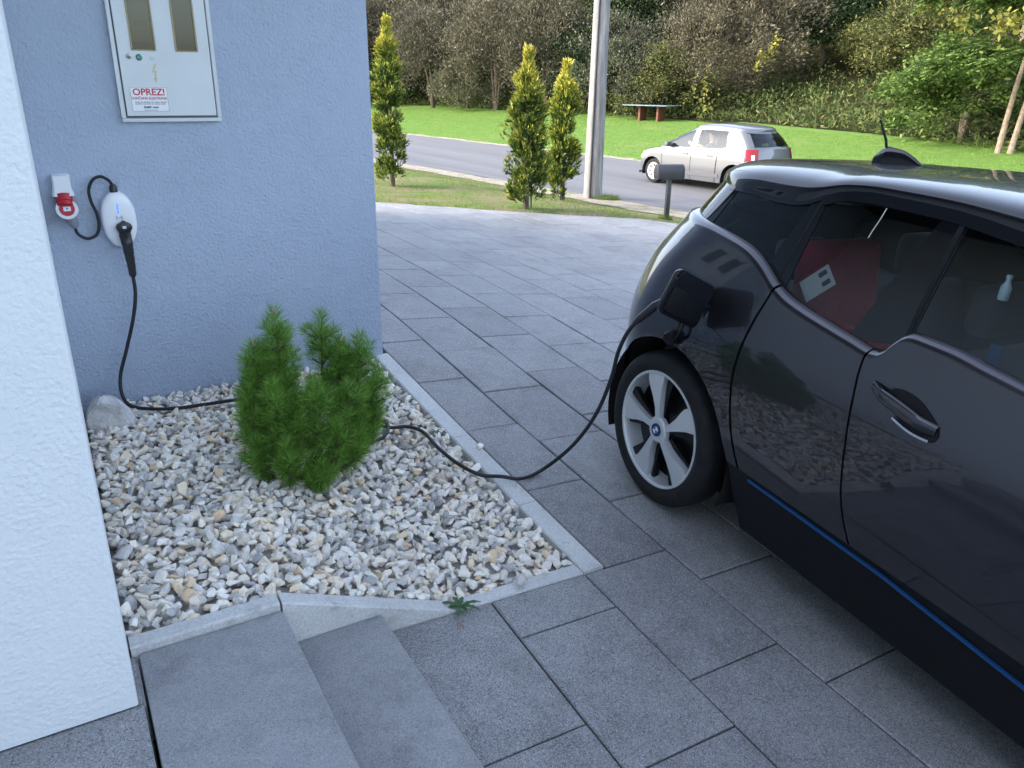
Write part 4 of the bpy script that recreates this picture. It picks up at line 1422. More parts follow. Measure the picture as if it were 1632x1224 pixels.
# cabin
def seat(parent, x, y, z, w, mat, bh=.62, name='seat'):
    s = empty(name); s.parent = parent; s.location = (x, y, z)
    B().box((-.24, -w / 2, 0), (.24, w / 2, .14)).build('cushion', mat, s, bevel=.04, seg=3)
    bk = B().box((-.06, -w / 2, 0), (.06, w / 2, bh)).build('backrest', mat, s, bevel=.045, seg=3)
    bk.location = (-.24, 0, .08); bk.rotation_euler = (0, R(-14), 0)
    hr = B().box((-.05, -.13, 0), (.05, .13, .17)).build('headrest', mat, s, bevel=.04, seg=3)
    hr.location = (-.24 - .17, 0, .08 + bh + .02)
    return s
for y in (.37, -.37):
    seat(ev, 1.42, y, .38, .48, M_SEAT)
    seat(ev, .56, y, .40, .52, M_SEAT, .55)
B().box((1.95, -.68, .6), (2.4, .68, 1.0)).build('dashboard', M_SEAT, ev, bevel=.05)
for side in (1, -1):
    B().box((-.2, -.72 if side > 0 else .66, .3), (1.95, -.66 if side > 0 else .72, 1.0)).build('door_lining', M_SEAT, ev, bevel=.02)
B().box((-.5, -.62, .55), (.12, .62, .95)).build('boot_cover', M_SEAT, ev, bevel=.02)
# things seen through the windows
cs = empty('child_seat'); cs.matrix_world = EVM @ Matrix.Translation((.6, -.36, .54))
tag(cs, 'red padded child seat behind the dark car rear side window', 'child seat')
M_CS = pm('child_seat_red', lin(190, 40, 58), .85, var=.15, vscale=20)
B().box((-.2, -.2, 0), (.2, .2, .2)).build('cushion', M_CS, cs, bevel=.06, seg=3)
b_ = B().box((-.06, -.2, 0), (.06, .2, .62)).build('backrest', M_CS, cs, bevel=.055, seg=3); b_.location = (-.2, 0, .1); b_.rotation_euler = (0, R(-8), 0)
for yy in (-.19, .14): 
    b_ = B().box((-.1, 0, 0), (.1, .05, .3)).build('side_wing', M_CS, cs, bevel=.02); b_.location = (-.1, yy, .16)
cl = empty('warning_card'); cl.matrix_world = EVM @ Matrix.Translation((.545, -.70, 1.16)) @ Matrix.Rotation(R(-24), 4, 'X') @ Matrix.Rotation(R(38), 4, 'Y')
tag(cl, 'small white printed card on the rear side window of the dark car', 'card')
B().box((-.045, -.001, -.06), (.045, .001, .06)).build('card', pm('card_white', (.5, .48, .47), .7), cl)
for x0, z0 in ((-.03, .015), (.01, .015)):
    B().box((x0, -.0035, z0), (x0 + .018, -.0012, z0 + .032)).build('printed_mark', M_BLK, cl)
bo = B().lathe([(0, 0), (.022, 0), (.024, .01), (.024, .06), (.012, .085), (.01, .1), (.013, .102), (.013, .118), (0, .118)], 16).build('bottle', pm('bottle_plastic', (.6, .75, .78), .3), None, smooth=True)
bo.matrix_world = EVM @ Matrix.Translation((1.13, -.60, 1.27)) @ Matrix.Scale(.62, 4)
tag(bo, 'small pale bottle behind the front side window of the dark car', 'bottle')
sb_ = B().box((-.02, -.004, 0), (.02, .004, .32)).build('seat_belt_strap', pm('strap_blue', (.02, .08, .18), .7), None)
sb_.location = (1.16, -.60, .82)
sb_.parent = ev

# ------------------------------------------------------------------ silver hatchback on the road
M_SIL = m_paint('silver_paint', (.145, .148, .157), rough=.36, metal=.5)
M_CARGL = m_glass('clear_car_glass', (.55, .62, .60), 1.5)
M_MOULD = pm('grey_moulding', (.09, .09, .10), .6)
def silver_car():
    Fv = Vector((-.0995, .995, 0)).normalized()
    Rv = Vector((Fv.y, -Fv.x, 0))
    ox, oy = 12.84, 12.29
    car = empty('hatchback_car'); car.matrix_world = car_matrix(Fv, Rv, (0, 0, 1), (ox, oy, H(ox, oy) + .02))
    tag(car, 'silver five door hatchback driving on the road behind the mailbox', 'car')
    belt = spl([(-.7, 1.02), (0, .985), (.6, .955), (1.4, .93), (2.2, .90), (2.5, .865), (2.9, .785), (3.2, .69), (3.42, .60)])
    rail = spl([(-.6, 1.34), (-.2, 1.365), (.3, 1.42), (1.0, 1.435), (1.4, 1.40), (1.8, 1.28), (2.2, 1.10), (2.6, .94)])
    roofc2 = spl([(-.6, 1.38), (-.3, 1.41), (-.1, 1.455), (.3, 1.51), (.8, 1.53), (1.3, 1.50), (1.7, 1.36), (2.1, 1.15), (2.6, .93)])
    g1 = spl([(.2, .55), (.5, .52), (1, .50)]); g2 = spl([(.2, 1.32), (1, 1.30)]); g3 = spl([(.2, 2.25), (1., 2.28)])
    c = Car(dict(ztop=1.41,
        Wl=spl([(.1, .79), (.2, .82), (.35, .85), (.55, .872), (.75, .868), (.9, .85), (1.0, .825), (1.1, .79)]),
        Wg=spl([(.85, .83), (.95, .805), (1.2, .725), (1.42, .62), (1.55, .54)]),
        xt=spl([(.1, -.48), (.2, -.54), (.35, -.60), (.55, -.605), (.75, -.58), (1.02, -.53), (1.2, -.5)]),
        xn=spl([(.1, 3.2), (.25, 3.36), (.45, 3.42), (.6, 3.40), (.75, 3.3), (1.0, 3.1)]),
        at=.34, an=.62,
        gt=spl([(.85, -.54), (1.0, -.50), (1.2, -.36), (1.42, -.14), (1.55, -.02)]),
        gn=spl([(.85, 2.75), (.95, 2.6), (1.1, 2.28), (1.28, 1.9), (1.42, 1.62), (1.55, 1.4)]),
        gat=.3, gan=.4, guides=[g1, g2, g3], gguides=[], arches=[(0, .31, .35), (2.59, .31, .35)]))
    for side in (1, -1):
        L_ = [(.008, -.01), (.012, -.03), (.006, -.045)]
        panel(c, 'quarter_panel', lsp(.55, 1, 10) + lsp(1, 2 - .02, 40)[1:], .2, belt, M_SIL, car, side, 14, L_, edge=.03)
        panel(c, 'tailgate', lsp(0, .54, 8), .42, belt, M_SIL, car, side, 12, L_)
        panel(c, 'rear_bumper', lsp(0, .54, 8), .2, lambda x: .414, M_SIL, car, side, 5, [(.004, -.02)], off=.008)
        panel(c, 'rear_door', lsp(2 + .01, 3 - .008, 18), .2, belt, M_SIL, car, side, 14, L_, edge=.03)
        panel(c, 'front_door', lsp(3 + .008, 4 - .008, 22), .2, belt, M_SIL, car, side, 14, L_, edge=.03)
        panel(c, 'front_wing', lsp(4 + .01, 5, 40) + lsp(5, 6, 16)[1:], .2, belt, M_SIL, car, side, 14, L_, edge=.03)
        panel(c, 'inner_skin', lsp(1.6, 4.4, 40), .21, lambda x: belt(x) - .004, M_DARK, car, side, 6, None, off=-.015)
        gq = lsp(0, 1, 12) + lsp(1, 2, 90)[1:] + lsp(2, 3, 20)[1:]
        def zone(x, z, y):
            t = (z - .95) / .45
            lo, hi = belt(x) + .03, rail(x) - .05
            if x < .05 - .28 * t + .12 and y < .72:                           # rear screen
                return 3 if lo + .02 < z < hi + .02 and y < .60 - .06 * t else 0
            if .30 + .10 * t < x < 1.22 and lo < z < hi: return 1
            if x >= 1.37 and x < 2.28 - .62 * t * 1.25 and lo < z < hi: return 2
            if x > 1.5 and y < c.Wg(z) * .90: return 4
            return 0
        glass_band(c, 'pillar_frame', gq, lambda x: belt(x) + .004, rail, M_SIL, car, side, 26, lambda x, z, y: zone(x, z, y) == 0)
        for nm, kd in (('side_glass', 1), ('side_glass', 2), ('rear_screen', 3), ('windscreen', 4)):
            glass_band(c, nm, gq, lambda x: belt(x) + .004, rail, M_CARGL, car, side, 26, lambda x, z, y: zone(x, z, y) == kd)
        ribbon('side_moulding', c.yl, [(x, .36) for x in lsp(.42, 2.1, 16)], .045, .045, .012, M_MOULD, car, side, .02)
        for hx in (.72, 1.50):
            patch('door_handle', c.yl, lambda u, v: (hx + (u - .5) * .17, .80 + (v - .5) * .04), 2, 2, .018, M_MOULD, car, side, .02)
        # tail lamp on the corner
        V = []; F = []
        for i in range(9):
            q = .48 + .36 * i / 8
            for k in range(7):
                z = .66 + .35 * k / 6
                x, y, _ = c.pt(q, z)
                x0 = c.xt(z) + c.at
                sc_ = 1.02
                V.append((x0 + (x - x0) * sc_ - .004, y * sc_, z - (.05 * i / 8 if k == 0 else 0)))
        for i in range(8):
            for k in range(6): F.append((i * 7 + k, (i + 1) * 7 + k, (i + 1) * 7 + k + 1, i * 7 + k + 1))
        tl_ = mesh('tail_lamp', mir(V, side), F, M_TAIL, car, smooth=True)
        V = [(v[0] * 1.0 - .004, v[1] * 1.012, v[2]) for v in V[7 * 2 + 2:7 * 2 + 5] + V[7 * 4 + 2:7 * 4 + 5]]
        mesh('reversing_lamp', mir(V, side), [(0, 3, 4, 1), (1, 4, 5, 2)], M_EMW, tl_)
        # head lamp
        V = []; F = []
        for i in range(7):
            q = 5.15 + .5 * i / 6
            for k in range(4):
                z = .60 + .16 * k / 3
                x, y, _ = c.pt(q, z); V.append((x + .004, y + .005, z))
        for i in range(6):
            for k in range(3): F.append((i * 4 + k, (i + 1) * 4 + k, (i + 1) * 4 + k + 1, i * 4 + k + 1))
        mesh('head_lamp', mir(V, side), F, M_EMW, car, smooth=True)
        mr = B().box((-.05, -.09, -.06), (.06, .09, .06)).build('mirror', M_MOULD, car, bevel=.025)
        mr.location = (2.02, -side * .93, 1.0)
        for x in (0, 2.59):
            wheel(car, x, .80, .305, .305, .175, 'cap', 10 if x else 33, side, .205)
        for (cx, cz, r) in c.arches:
            V = []; F = []
            for i in range(21):
                a = math.pi * (-.1 + 1.2 * i / 20)
                for yy in (.845, .55): V.append((cx + (r + .003) * math.cos(a), yy, cz + (r + .003) * math.sin(a)))
            for i in range(20): F.append((2 * i, 2 * i + 1, 2 * i + 3, 2 * i + 2))
            F.append(tuple(2 * i + 1 for i in range(21)))
            mesh('wheel_arch_liner', mir(V, side), F, M_DARK, car, smooth=True, sharp=60)
    roof_mesh(c, 'roof', lsp(0, 1, 12) + lsp(1, 2, 40)[1:] + lsp(2, 3, 12)[1:], lambda x: rail(x) + .001, roofc2, M_SIL, car, 8, 2.6)
    V = []; F = []
    bxs = lsp(2.1, 3.40, 14)
    for x in bxs:
        z = belt(x); y = c.yl(x, z)
        for k in range(11):
            t = -1 + 2 * k / 10
            V.append((x, y * t, z + .04 * (1 - t * t)))
    for i in range(14):
        for k in range(10): F.append((i * 11 + k, (i + 1) * 11 + k, (i + 1) * 11 + k + 1, i * 11 + k + 1))
    mesh('bonnet', V, F, M_SIL, car, smooth=True)
    B().box((-.5, -.7, .2), (3.2, .7, .26)).build('floor_pan', M_DARK, car)
    B().box((-.625, -.26, .50), (-.612, .26, .61)).build('number_plate', M_EMW, car)
    B().box((-.63, -.5, .24), (-.56, .5, .30)).build('bumper_trim', M_MOULD, car, bevel=.01)
    for y in (.36, -.36): seat(car, 1.30, y, .34, .46, M_SEAT, .58)
    seat(car, .45, 0, .36, 1.2, M_SEAT, .52, 'rear_bench')
    B().box((1.9, -.66, .55), (2.3, .66, .93)).build('dashboard', M_SEAT, car, bevel=.05)
    st_ = B().tube([(1.80 + .0, .36 + .18 * math.cos(a), .92 + .18 * math.sin(a)) for a in lsp(0, 6.28, 20)], .015, 6, False).build('steering_wheel', M_SEAT, car, smooth=True)
    # driver: one continuous body
    me = bpy.data.meshes.new('person')
    P = [(1.25, .36, .52), (1.16, .36, .75), (1.10, .36, .98), (1.10, .36, 1.07), (1.11, .36, 1.14), (1.13, .36, 1.25), (1.14, .36, 1.34),
         (1.12, .55, .97), (1.30, .60, .84), (1.55, .56, .98), (1.72, .52, 1.06), (1.12, .17, .97), (1.30, .12, .82), (1.56, .16, .92), (1.74, .20, .98),
         (1.60, .46, .55), (1.85, .46, .40), (1.60, .26, .55), (1.85, .26, .40)]
    E_ = [(0, 1), (1, 2), (2, 3), (3, 4), (4, 5), (5, 6), (2, 7), (7, 8), (8, 9), (9, 10), (2, 11), (11, 12), (12, 13), (13, 14), (0, 15), (15, 16), (0, 17), (17, 18)]
    rad = [.15, .16, .15, .06, .075, .10, .075, .07, .055, .045, .042, .07, .055, .045, .042, .085, .06, .085, .06]
    me.from_pydata(P, E_, [])
    o = bpy.data.objects.new('person', me); COL.objects.link(o)
    o.matrix_world = car.matrix_world.copy()
    sk = o.modifiers.new('skin', 'SKIN')
    sv = me.skin_vertices[0].data
    for i, r in enumerate(rad): sv[i].radius = (r, r)
    sv[0].use_root = True
    o.modifiers.new('sub', 'SUBSURF').levels = 1
    k = N('driver_skin_and_shirt')
    p = k.coord('Object')
    sx_ = k.n('ShaderNodeSeparateXYZ'); k.l(p, sx_.inputs[0])
    shirt = k.math('MULTIPLY', k.math('LESS_THAN', sx_.outputs[2], 1.06), k.math('LESS_THAN', sx_.outputs[0], 1.38))
    hair = k.math('GREATER_THAN', k.math('SUBTRACT', sx_.outputs[2], k.math('MULTIPLY', sx_.outputs[0], .9)), .29)
    col = k.mix((.62, .38, .30), (.04, .14, .09), shirt)
    k.base(k.mix(col, (.03, .02, .015), hair)); k.set(Roughness=.7)
    me.materials.append(k.m)
    tag(o, 'driver with a raised bare forearm inside the silver hatchback', 'person')
M_TAIL = pm('tail_lamp_red', (.30, .006, .012), .3, coat=.2)
silver_car()

# ------------------------------------------------------------------ roadside things
M_MBX = pm('mailbox_black', (.028, .03, .035), .45, var=.2)
mx_, my_ = 6.79, 8.47
mb = empty('mailbox', (mx_, my_, H(mx_, my_)), R(-18))
tag(mb, 'black round topped mailbox on a post at the edge of the drive', 'mailbox')
B().box((-.035, -.035, -.1), (.035, .035, .66)).build('post', M_MBX, mb, bevel=.004)
V = []; prof = [(-.105, 0), (.105, 0), (.105, .12)] + [(.105 * math.cos(R(a)), .12 + .105 * math.sin(R(a))) for a in range(15, 180, 15)] + [(-.105, .12)]
bx_ = B().prism(prof, -.215, .215, Matrix.Translation((-.02, 0, .655)) @ Matrix.Rotation(R(90), 4, 'Z') @ Matrix.Rotation(R(90), 4, 'X')).build('box', M_MBX, mb, bevel=.006)
pf2 = [(x * 1.05, z * 1.03 - .003) for x, z in prof]
B().prism(pf2, .2155, .232, Matrix.Translation((-.02, 0, .655)) @ Matrix.Rotation(R(90), 4, 'Z') @ Matrix.Rotation(R(90), 4, 'X')).build('door', M_MBX, mb, bevel=.003)
px_, py_ = 7.976, 12.165
def m_pole():
    k = N('weathered_concrete_pole')
    p = k.coord('Object')
    mp = k.n('ShaderNodeMapping'); mp.inputs['Scale'].default_value = (6, 6, .5); k.l(p, mp.inputs[0])
    a = k.noise(mp.outputs[0], 2.5, 6, .7)
    col = k.ramp(a, [(.3, (.12, .11, .105)), (.5, (.22, .21, .20)), (.7, (.34, .33, .325))])
    k.base(col); k.set(Roughness=.85); k.bump(k.noise(p, 20, 5, .7), .4, .02)
    return k.m
po = empty('utility_pole', (px_, py_, H(px_, py_)))
tag(po, 'thick weathered concrete utility pole beside the road', 'pole')
B().tube([(0, 0, -.3), (0.01, 0, 4), (.02, 0, 8.5)], [.2, .155, .11], 20).build('shaft', m_pole(), po, smooth=True)
B().tube([(-.165, -.125, -.1), (-.15, -.115, 2), (-.12, -.10, 4.4)], .022, 8).build('cable_duct', M_MBX, po, smooth=True)
# table on the lawn
M_TTOP = pm('table_top_blue', (.13, .18, .21), .45, var=.15); M_TLEG = pm('table_leg_red', (.16, .055, .035), .7, var=.2)
tx_, ty_ = 24.75, 30.6
tb = empty('picnic_table', (tx_, ty_, H(tx_, ty_)), R(-72))
tag(tb, 'outdoor table with pale blue top and red brown legs on the lawn', 'table')
B().box((-1.25, -.7, .70), (1.25, .7, .74)).build('table_top', M_TTOP, tb, bevel=.01)
for s in (-.5, .55): B().box((s - .055, -.3, -.05), (s + .055, .3, .70)).build('leg', M_TLEG, tb, bevel=.01)
# far pole and wires on the wooded slope
def project(px, py, dist):
    d = (r_ * ((px - 816) / 1252.1) + d_ * ((py - 612) / 1252.1) + f_).normalized()
    return Vector(CP) + d * dist
q0, q1 = project(1492, 120, 60), project(1499, 20, 60)
fp = empty('utility_pole', (q0.x, q0.y, q1.z - 8))
tag(fp, 'thin pale distant utility pole among the trees on the slope', 'pole')
B().tube([(0, 0, 0), (0, 0, 8.0)], [.15, .10], 10).build('shaft', pm('pale_pole', (.62, .60, .55), .8), fp, smooth=True)
for k_, lb_ in ((0, 'upper thin wire crossing in front of the wooded slope'), (.5, 'lower thin wire crossing in front of the wooded slope')):
    a = project(1180, 27 + k_ * 10, 45); b = Vector((q1.x, q1.y, q1.z - k_ * 1.0))
    pts = [a.lerp(b, t) - Vector((0, 0, .5 * (1 - (2 * t - 1) ** 2))) for t in lsp(0, 1, 14)]
    o = B().tube(pts, .018, 5).build('power_line', pm('wire', (.55, .52, .48), .6), None)
    tag(o, lb_, 'wire')

# ------------------------------------------------------------------ vegetation
vr = np.random.default_rng(5)
def leaf_quads(C, D, U, L, Wd, bend=0.):
    """leaf diamonds: centre arrays C, direction D, side U, length L, width Wd -> V, F"""
    n = len(C)
    L = np.asarray(L).reshape(-1, 1); Wd = np.asarray(Wd).reshape(-1, 1)
    a = C; b = C + D * L * .5 + U * Wd * .5; c = C + D * L; d = C + D * L * .5 - U * Wd * .5
    V = np.stack([a, b, c, d], 1).reshape(-1, 3)
    F = np.arange(4 * n).reshape(-1, 4)
    return V, F
def fast_mesh(name, V, F, mat, parent=None):
    me = bpy.data.meshes.new(name)
    V = np.asarray(V, np.float32); F = np.asarray(F, np.int32)
    k = F.shape[1]
    me.vertices.add(len(V)); me.vertices.foreach_set('co', V.ravel())
    me.loops.add(F.size); me.loops.foreach_set('vertex_index', F.ravel())
    me.polygons.add(len(F)); me.polygons.foreach_set('loop_start', np.arange(0, F.size, k, dtype=np.int32))
    me.update(calc_edges=True)
    return link(name, me, mat, parent)
def unit(v): return v / np.maximum(np.linalg.norm(v, axis=1, keepdims=True), 1e-9)
def perp(D):
    r = vr.normal(size=D.shape)
    return unit(np.cross(D, r))
def m_leaf(name, ramp, rough=.65, trans=.25, objvar=.12):
    k = N(name)
    gi = k.n('ShaderNodeNewGeometry').outputs['Random Per Island']
    col = k.ramp(gi, ramp)
    oi = k.n('ShaderNodeObjectInfo').outputs['Random']
    col = k.mix(col, k.ramp(oi, [(0, (1 - objvar * 2, 1 - objvar * 1.6, 1 - objvar * 1.6)), (1, (1 + objvar, 1 + objvar, 1 + objvar * .6))]), 1., 'MULTIPLY')
    k.base(col)
    k.set(Roughness=rough, Specular_IOR_Level=.25)
    if trans:
        t = k.n('ShaderNodeBsdfTranslucent'); k.l(col, t.inputs[0])
        mx = k.n('ShaderNodeMixShader'); mx.inputs[0].default_value = trans
        k.l(k.b.outputs[0], mx.inputs[1]); k.l(t.outputs[0], mx.inputs[2]); k.l(mx.outputs[0], k.out.inputs[0])
    return k.m
M_BARK = pm('bark', (.10, .075, .055), .95, var=.4, vscale=12, bump=(30, .6, .02))
M_BARKP = pm('pale_bark', (.24, .18, .13), .9, var=.35, vscale=9, bump=(25, .5, .02))

# ---- dwarf pine in the gravel
M_NEED = m_leaf('pine_needles', [(0, (.16, .12, .05)), (.05, (.10, .13, .04)), (.07, (.09, .20, .035)), (.4, (.16, .34, .05)), (.75, (.24, .45, .075)), (1, (.33, .55, .12))], .5, .35, 0)
M_BUD = pm('pine_bud', (.42, .33, .25), .8)
pine = empty('dwarf_pine', (-1.21, 1.66, .085))
tag(pine, 'bushy green dwarf mountain pine growing in the gravel bed', 'pine shrub')
tips = [(-.045, .02, .735), (-.15, .02, .60), (.18, .10, .665), (.32, .0, .575), (.05, -.15, .47), (.37, -.05, .44), (-.20, -.02, .41), (-.11, -.10, .48), (.21, -.12, .42), (-.03, -.12, .36), (.28, .12, .50), (-.10, .10, .56), (.03, -.22, .09), (.22, -.18, .20), (-.20, -.08, .20), (.34, -.06, .24), (-.10, -.20, .22), (-.02, .05, .60), (.37, .05, .33), (-.06, .0, .52), (.26, -.1, .34), (-.17, .05, .46), (.12, -.2, .28), (.24, .04, .56)]
NC = []; ND = []; NL = []
woods = B(); buds = B()
pq = random.Random(3)
def needle_shoot(a, b, nd, ln, t0=.15):
    """needles all round the stem a->b"""
    a = np.array(a); b = np.array(b)
    ax = (b - a) / np.linalg.norm(b - a)
    t = t0 + (1 - t0) * vr.random(nd) ** .8
    pos = a + np.outer(t, b - a)
    rad = perp(np.tile(ax, (nd, 1)))
    ang = np.radians(vr.uniform(32, 72, nd) - 22 * (t > .9))
    d = ax * np.cos(ang)[:, None] + rad * np.sin(ang)[:, None] + np.array([0, 0, .12])
    NC.append(pos); ND.append(unit(d)); NL.append(ln * vr.uniform(.75, 1.15, nd))
for (x, y, z) in tips:
    base = Vector((x * .25, y * .25, 0))
    x = x * .94 + .015
    z = z * (.93 if z > .55 else .88)
    tip = Vector((x, y, z))
    mid = base.lerp(tip, .5) + Vector((x * .22, y * .22, -.02))
    path = catmull([base, mid, tip], 6)
    woods.tube(path, [.012 - .008 * i / (len(path) - 1) for i in range(len(path))], 6)
    n = len(path)
    s0 = 4 if z > .3 else 2
    for i in range(s0, n - 1):
        needle_shoot(path[i], path[i + 1], 95, .064, 0)
    dirn = (path[-1] - path[-3]).normalized()
    top = tip + dirn * .03 + Vector((0, 0, .02))
    needle_shoot(tip, top, 150, .064, 0)
    if z > .45:
        for _ in range(3):
            o_ = Vector((pq.uniform(-.007, .007), pq.uniform(-.007, .007), 0))
            buds.tube([top + o_, top + o_ + Vector((o_.x, o_.y, .02))], [.0045, .002], 6)
    # side shoots in whorls
    for f in ((.5, .62, .75, .86, .95) if z > .3 else (.6, .8)):
        p = path[int(f * (n - 1))]
        m_ = pq.randint(3, 5)
        a0_ = pq.uniform(0, 6.28)
        for k in range(m_):
            a = a0_ + 6.283 * k / m_ + pq.uniform(-.3, .3)
            out = Vector((math.cos(a), math.sin(a), pq.uniform(.55, 1.0))).normalized()
            ln = pq.uniform(.045, .09) * (1.22 - .52 * f)
            q = p + out * ln
            woods.tube([p, q], [.004, .003], 5)
            needle_shoot(p, q, 84, .058, .1)
            needle_shoot(q, q + Vector((out.x * .012, out.y * .012, .02)), 60, .056, 0)
C_, D_, L_ = np.vstack(NC), np.vstack(ND), np.concatenate(NL)
V, F = leaf_quads(C_, D_, perp(D_), L_, np.full(len(L_), .0017))
fast_mesh('needles', V, F, M_NEED, pine)
woods.build('stems', pm('pine_bark', (.10, .07, .05), .9, var=.3, vscale=40), pine, smooth=True)
buds.build('buds', M_BUD, pine, smooth=True)
# little weeds
M_WEED = m_leaf('weed_leaf', [(0, (.05, .11, .05)), (1, (.10, .17, .08))], .6, .2, 0)
def weed(p, n, ln, wd, flat, label, seed):
    q = random.Random(seed)
    e = empty('weed', p)
    tag(e, label, 'weed')
    for i in range(n):
        a = 6.283 * i / n + q.uniform(-.3, .3)
        d = Vector((math.cos(a), math.sin(a), 0)); s = Vector((-d.y, d.x, 0))
        V = []; F = []
        l = ln * q.uniform(.6, 1.1)
        for j in range(7):
            t = j / 6
            w = wd * math.sin(math.pi * min(.97, .12 + t * .85)) * (1 + .25 * (-1) ** j)
            c = d * l * t + Vector((0, 0, l * (flat * t - .9 * flat * t * t) + .004))
            V += [c + s * w, c + Vector((0, 0, -.003)), c - s * w]
        for j in range(6):
            F += [(3 * j, 3 * j + 1, 3 * j + 4, 3 * j + 3), (3 * j + 1, 3 * j + 2, 3 * j + 5, 3 * j + 4)]
        mesh('leaf', V, F, M_WEED, e, smooth=True, fix=False)
weed((-.945, .605, -.03), 8, .075, .0095, .55, 'flat green dandelion weed growing beside the front kerb', 1)
weed((-.50, 1.745, .09), 7, .04, .004, 1.2, 'tiny green weed among the stones next to the cable', 2)
weed((-1.52, 2.02, .15), 6, .03, .004, 1.0, 'tiny green weed left of the pine among stones', 4)

# ---- golden columnar conifers
M_CON = None
def m_conifer():
    k = N('golden_conifer_foliage')
    at = k.n('ShaderNodeAttribute'); at.attribute_name = 'gold'
    gi = k.n('ShaderNodeNewGeometry').outputs['Random Per Island']
    f = k.math('ADD', at.outputs['Fac'], k.math('MULTIPLY', k.math('SUBTRACT', gi, .5), .35))
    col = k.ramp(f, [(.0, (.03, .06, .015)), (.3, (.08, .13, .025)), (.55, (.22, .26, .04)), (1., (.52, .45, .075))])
    k.base(col); k.set(Roughness=.65, Specular_IOR_Level=.2)
    return k.m
M_CON = m_conifer()
def conifer(p, h, w, seed, label):
    g = np.random.default_rng(seed)
    e = empty('golden_conifer', (p[0], p[1], H(p[0], p[1])))
    tag(e, label, 'conifer', 'golden columnar conifers by the road')
    B().tube([(0, 0, -.1), (.01, 0, h * .5), (0, 0, h * .97)], [.05, .03, .006], 8).build('trunk', M_BARK, e, smooth=True)
    n = 2100
    nc = 95
    tc = np.sort(g.random(nc) ** .85)
    prof_c = np.interp(tc, [0, .06, .2, .45, .68, .8, .88, 1], [.6, 1., 1.05, .92, .8, .5, .12, .0])
    ac = g.uniform(0, 2 * np.pi, nc)
    rc = w / 2 * prof_c * np.sqrt(g.uniform(.05, 1.15, nc))
    z0 = h * .055
    cen = np.stack([rc * np.cos(ac), rc * np.sin(ac), z0 + (h - z0) * tc], 1)
    crad = g.uniform(.05, .115, nc) * (1 - .75 * np.clip((tc - .7) / .25, 0, 1))
    ki = g.integers(0, nc, n)
    ki = np.where((tc[ki] > .86) & (g.random(n) < .55), g.integers(0, nc // 2, n), ki)
    dv = unit(g.normal(size=(n, 3)))
    rel = g.random((n, 1)) ** .5
    C = cen[ki] + dv * rel * crad[ki][:, None] * np.array([1, 1, 1.5])
    t = np.clip((C[:, 2] - z0) / (h - z0), 0, 1)
    ang = np.arctan2(C[:, 1], C[:, 0]); rr = np.hypot(C[:, 0], C[:, 1])
    prof = np.interp(t, [0, .06, .2, .45, .68, .8, .88, 1], [.55, 1., 1.05, .92, .85, .6, .22, .05]); lump = 1.
    D = unit(np.stack([np.cos(ang) * .55 * (1 - .8 * (t > .86)), np.sin(ang) * .55 * (1 - .8 * (t > .86)), np.full(n, 1.0)], 1) + dv * .45 * (1 - .5 * (t > .86))[:, None] + g.normal(0, .15, (n, 3)))
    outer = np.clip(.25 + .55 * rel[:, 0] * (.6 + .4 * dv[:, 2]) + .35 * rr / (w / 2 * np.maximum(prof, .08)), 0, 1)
    Vs = []; Fs = []; gold = []
    nn = 0
    for k in range(9):       # leaflets of each spray
        s = k / 8
        side = unit(np.cross(D, g.normal(size=D.shape)))
        dd = unit(D + side * (.75 if k < 8 else 0) * g.uniform(.4, 1.1, (n, 1)))
        base = C + D * (.02 + .085 * s) * g.uniform(.8, 1.2, (n, 1))
        V, F = leaf_quads(base, dd, unit(np.cross(dd, g.normal(size=dd.shape))), g.uniform(.045, .10, n), g.uniform(.014, .024, n))
        Vs.append(V); Fs.append(F + nn); nn += len(V)
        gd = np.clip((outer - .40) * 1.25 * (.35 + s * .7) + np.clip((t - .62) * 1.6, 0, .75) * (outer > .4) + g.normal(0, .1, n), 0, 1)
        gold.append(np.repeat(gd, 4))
    o = fast_mesh('crown', np.vstack(Vs), np.vstack(Fs), M_CON, e)
    a = o.data.attributes.new('gold', 'FLOAT', 'POINT'); a.data.foreach_set('value', np.concatenate(gold).astype(np.float32))
    return e
conifer((3.69, 12.584), 2.79, .42, 1, 'leftmost golden columnar conifer near the corner of the blue house')
conifer((4.416, 9.0), 2.17, .42, 2, 'middle golden conifer, nearest to the paved drive')
conifer((6.401, 10.954), 2.33, .38, 3, 'golden conifer just left of the concrete utility pole')
for (x, y, h, lb) in ((4.58, 9.12, 2.05, 'thin dark stake behind the middle golden conifer'), (6.33, 10.90, 2.0, 'thin dark stake left of the conifer by the pole')):
    o = B().tube([(0, 0, -.1), (.015, 0, h)], .014, 6).build('tree_stake', M_MBX, None); o.location = (x, y, H(x, y)); tag(o, lb, 'stake')

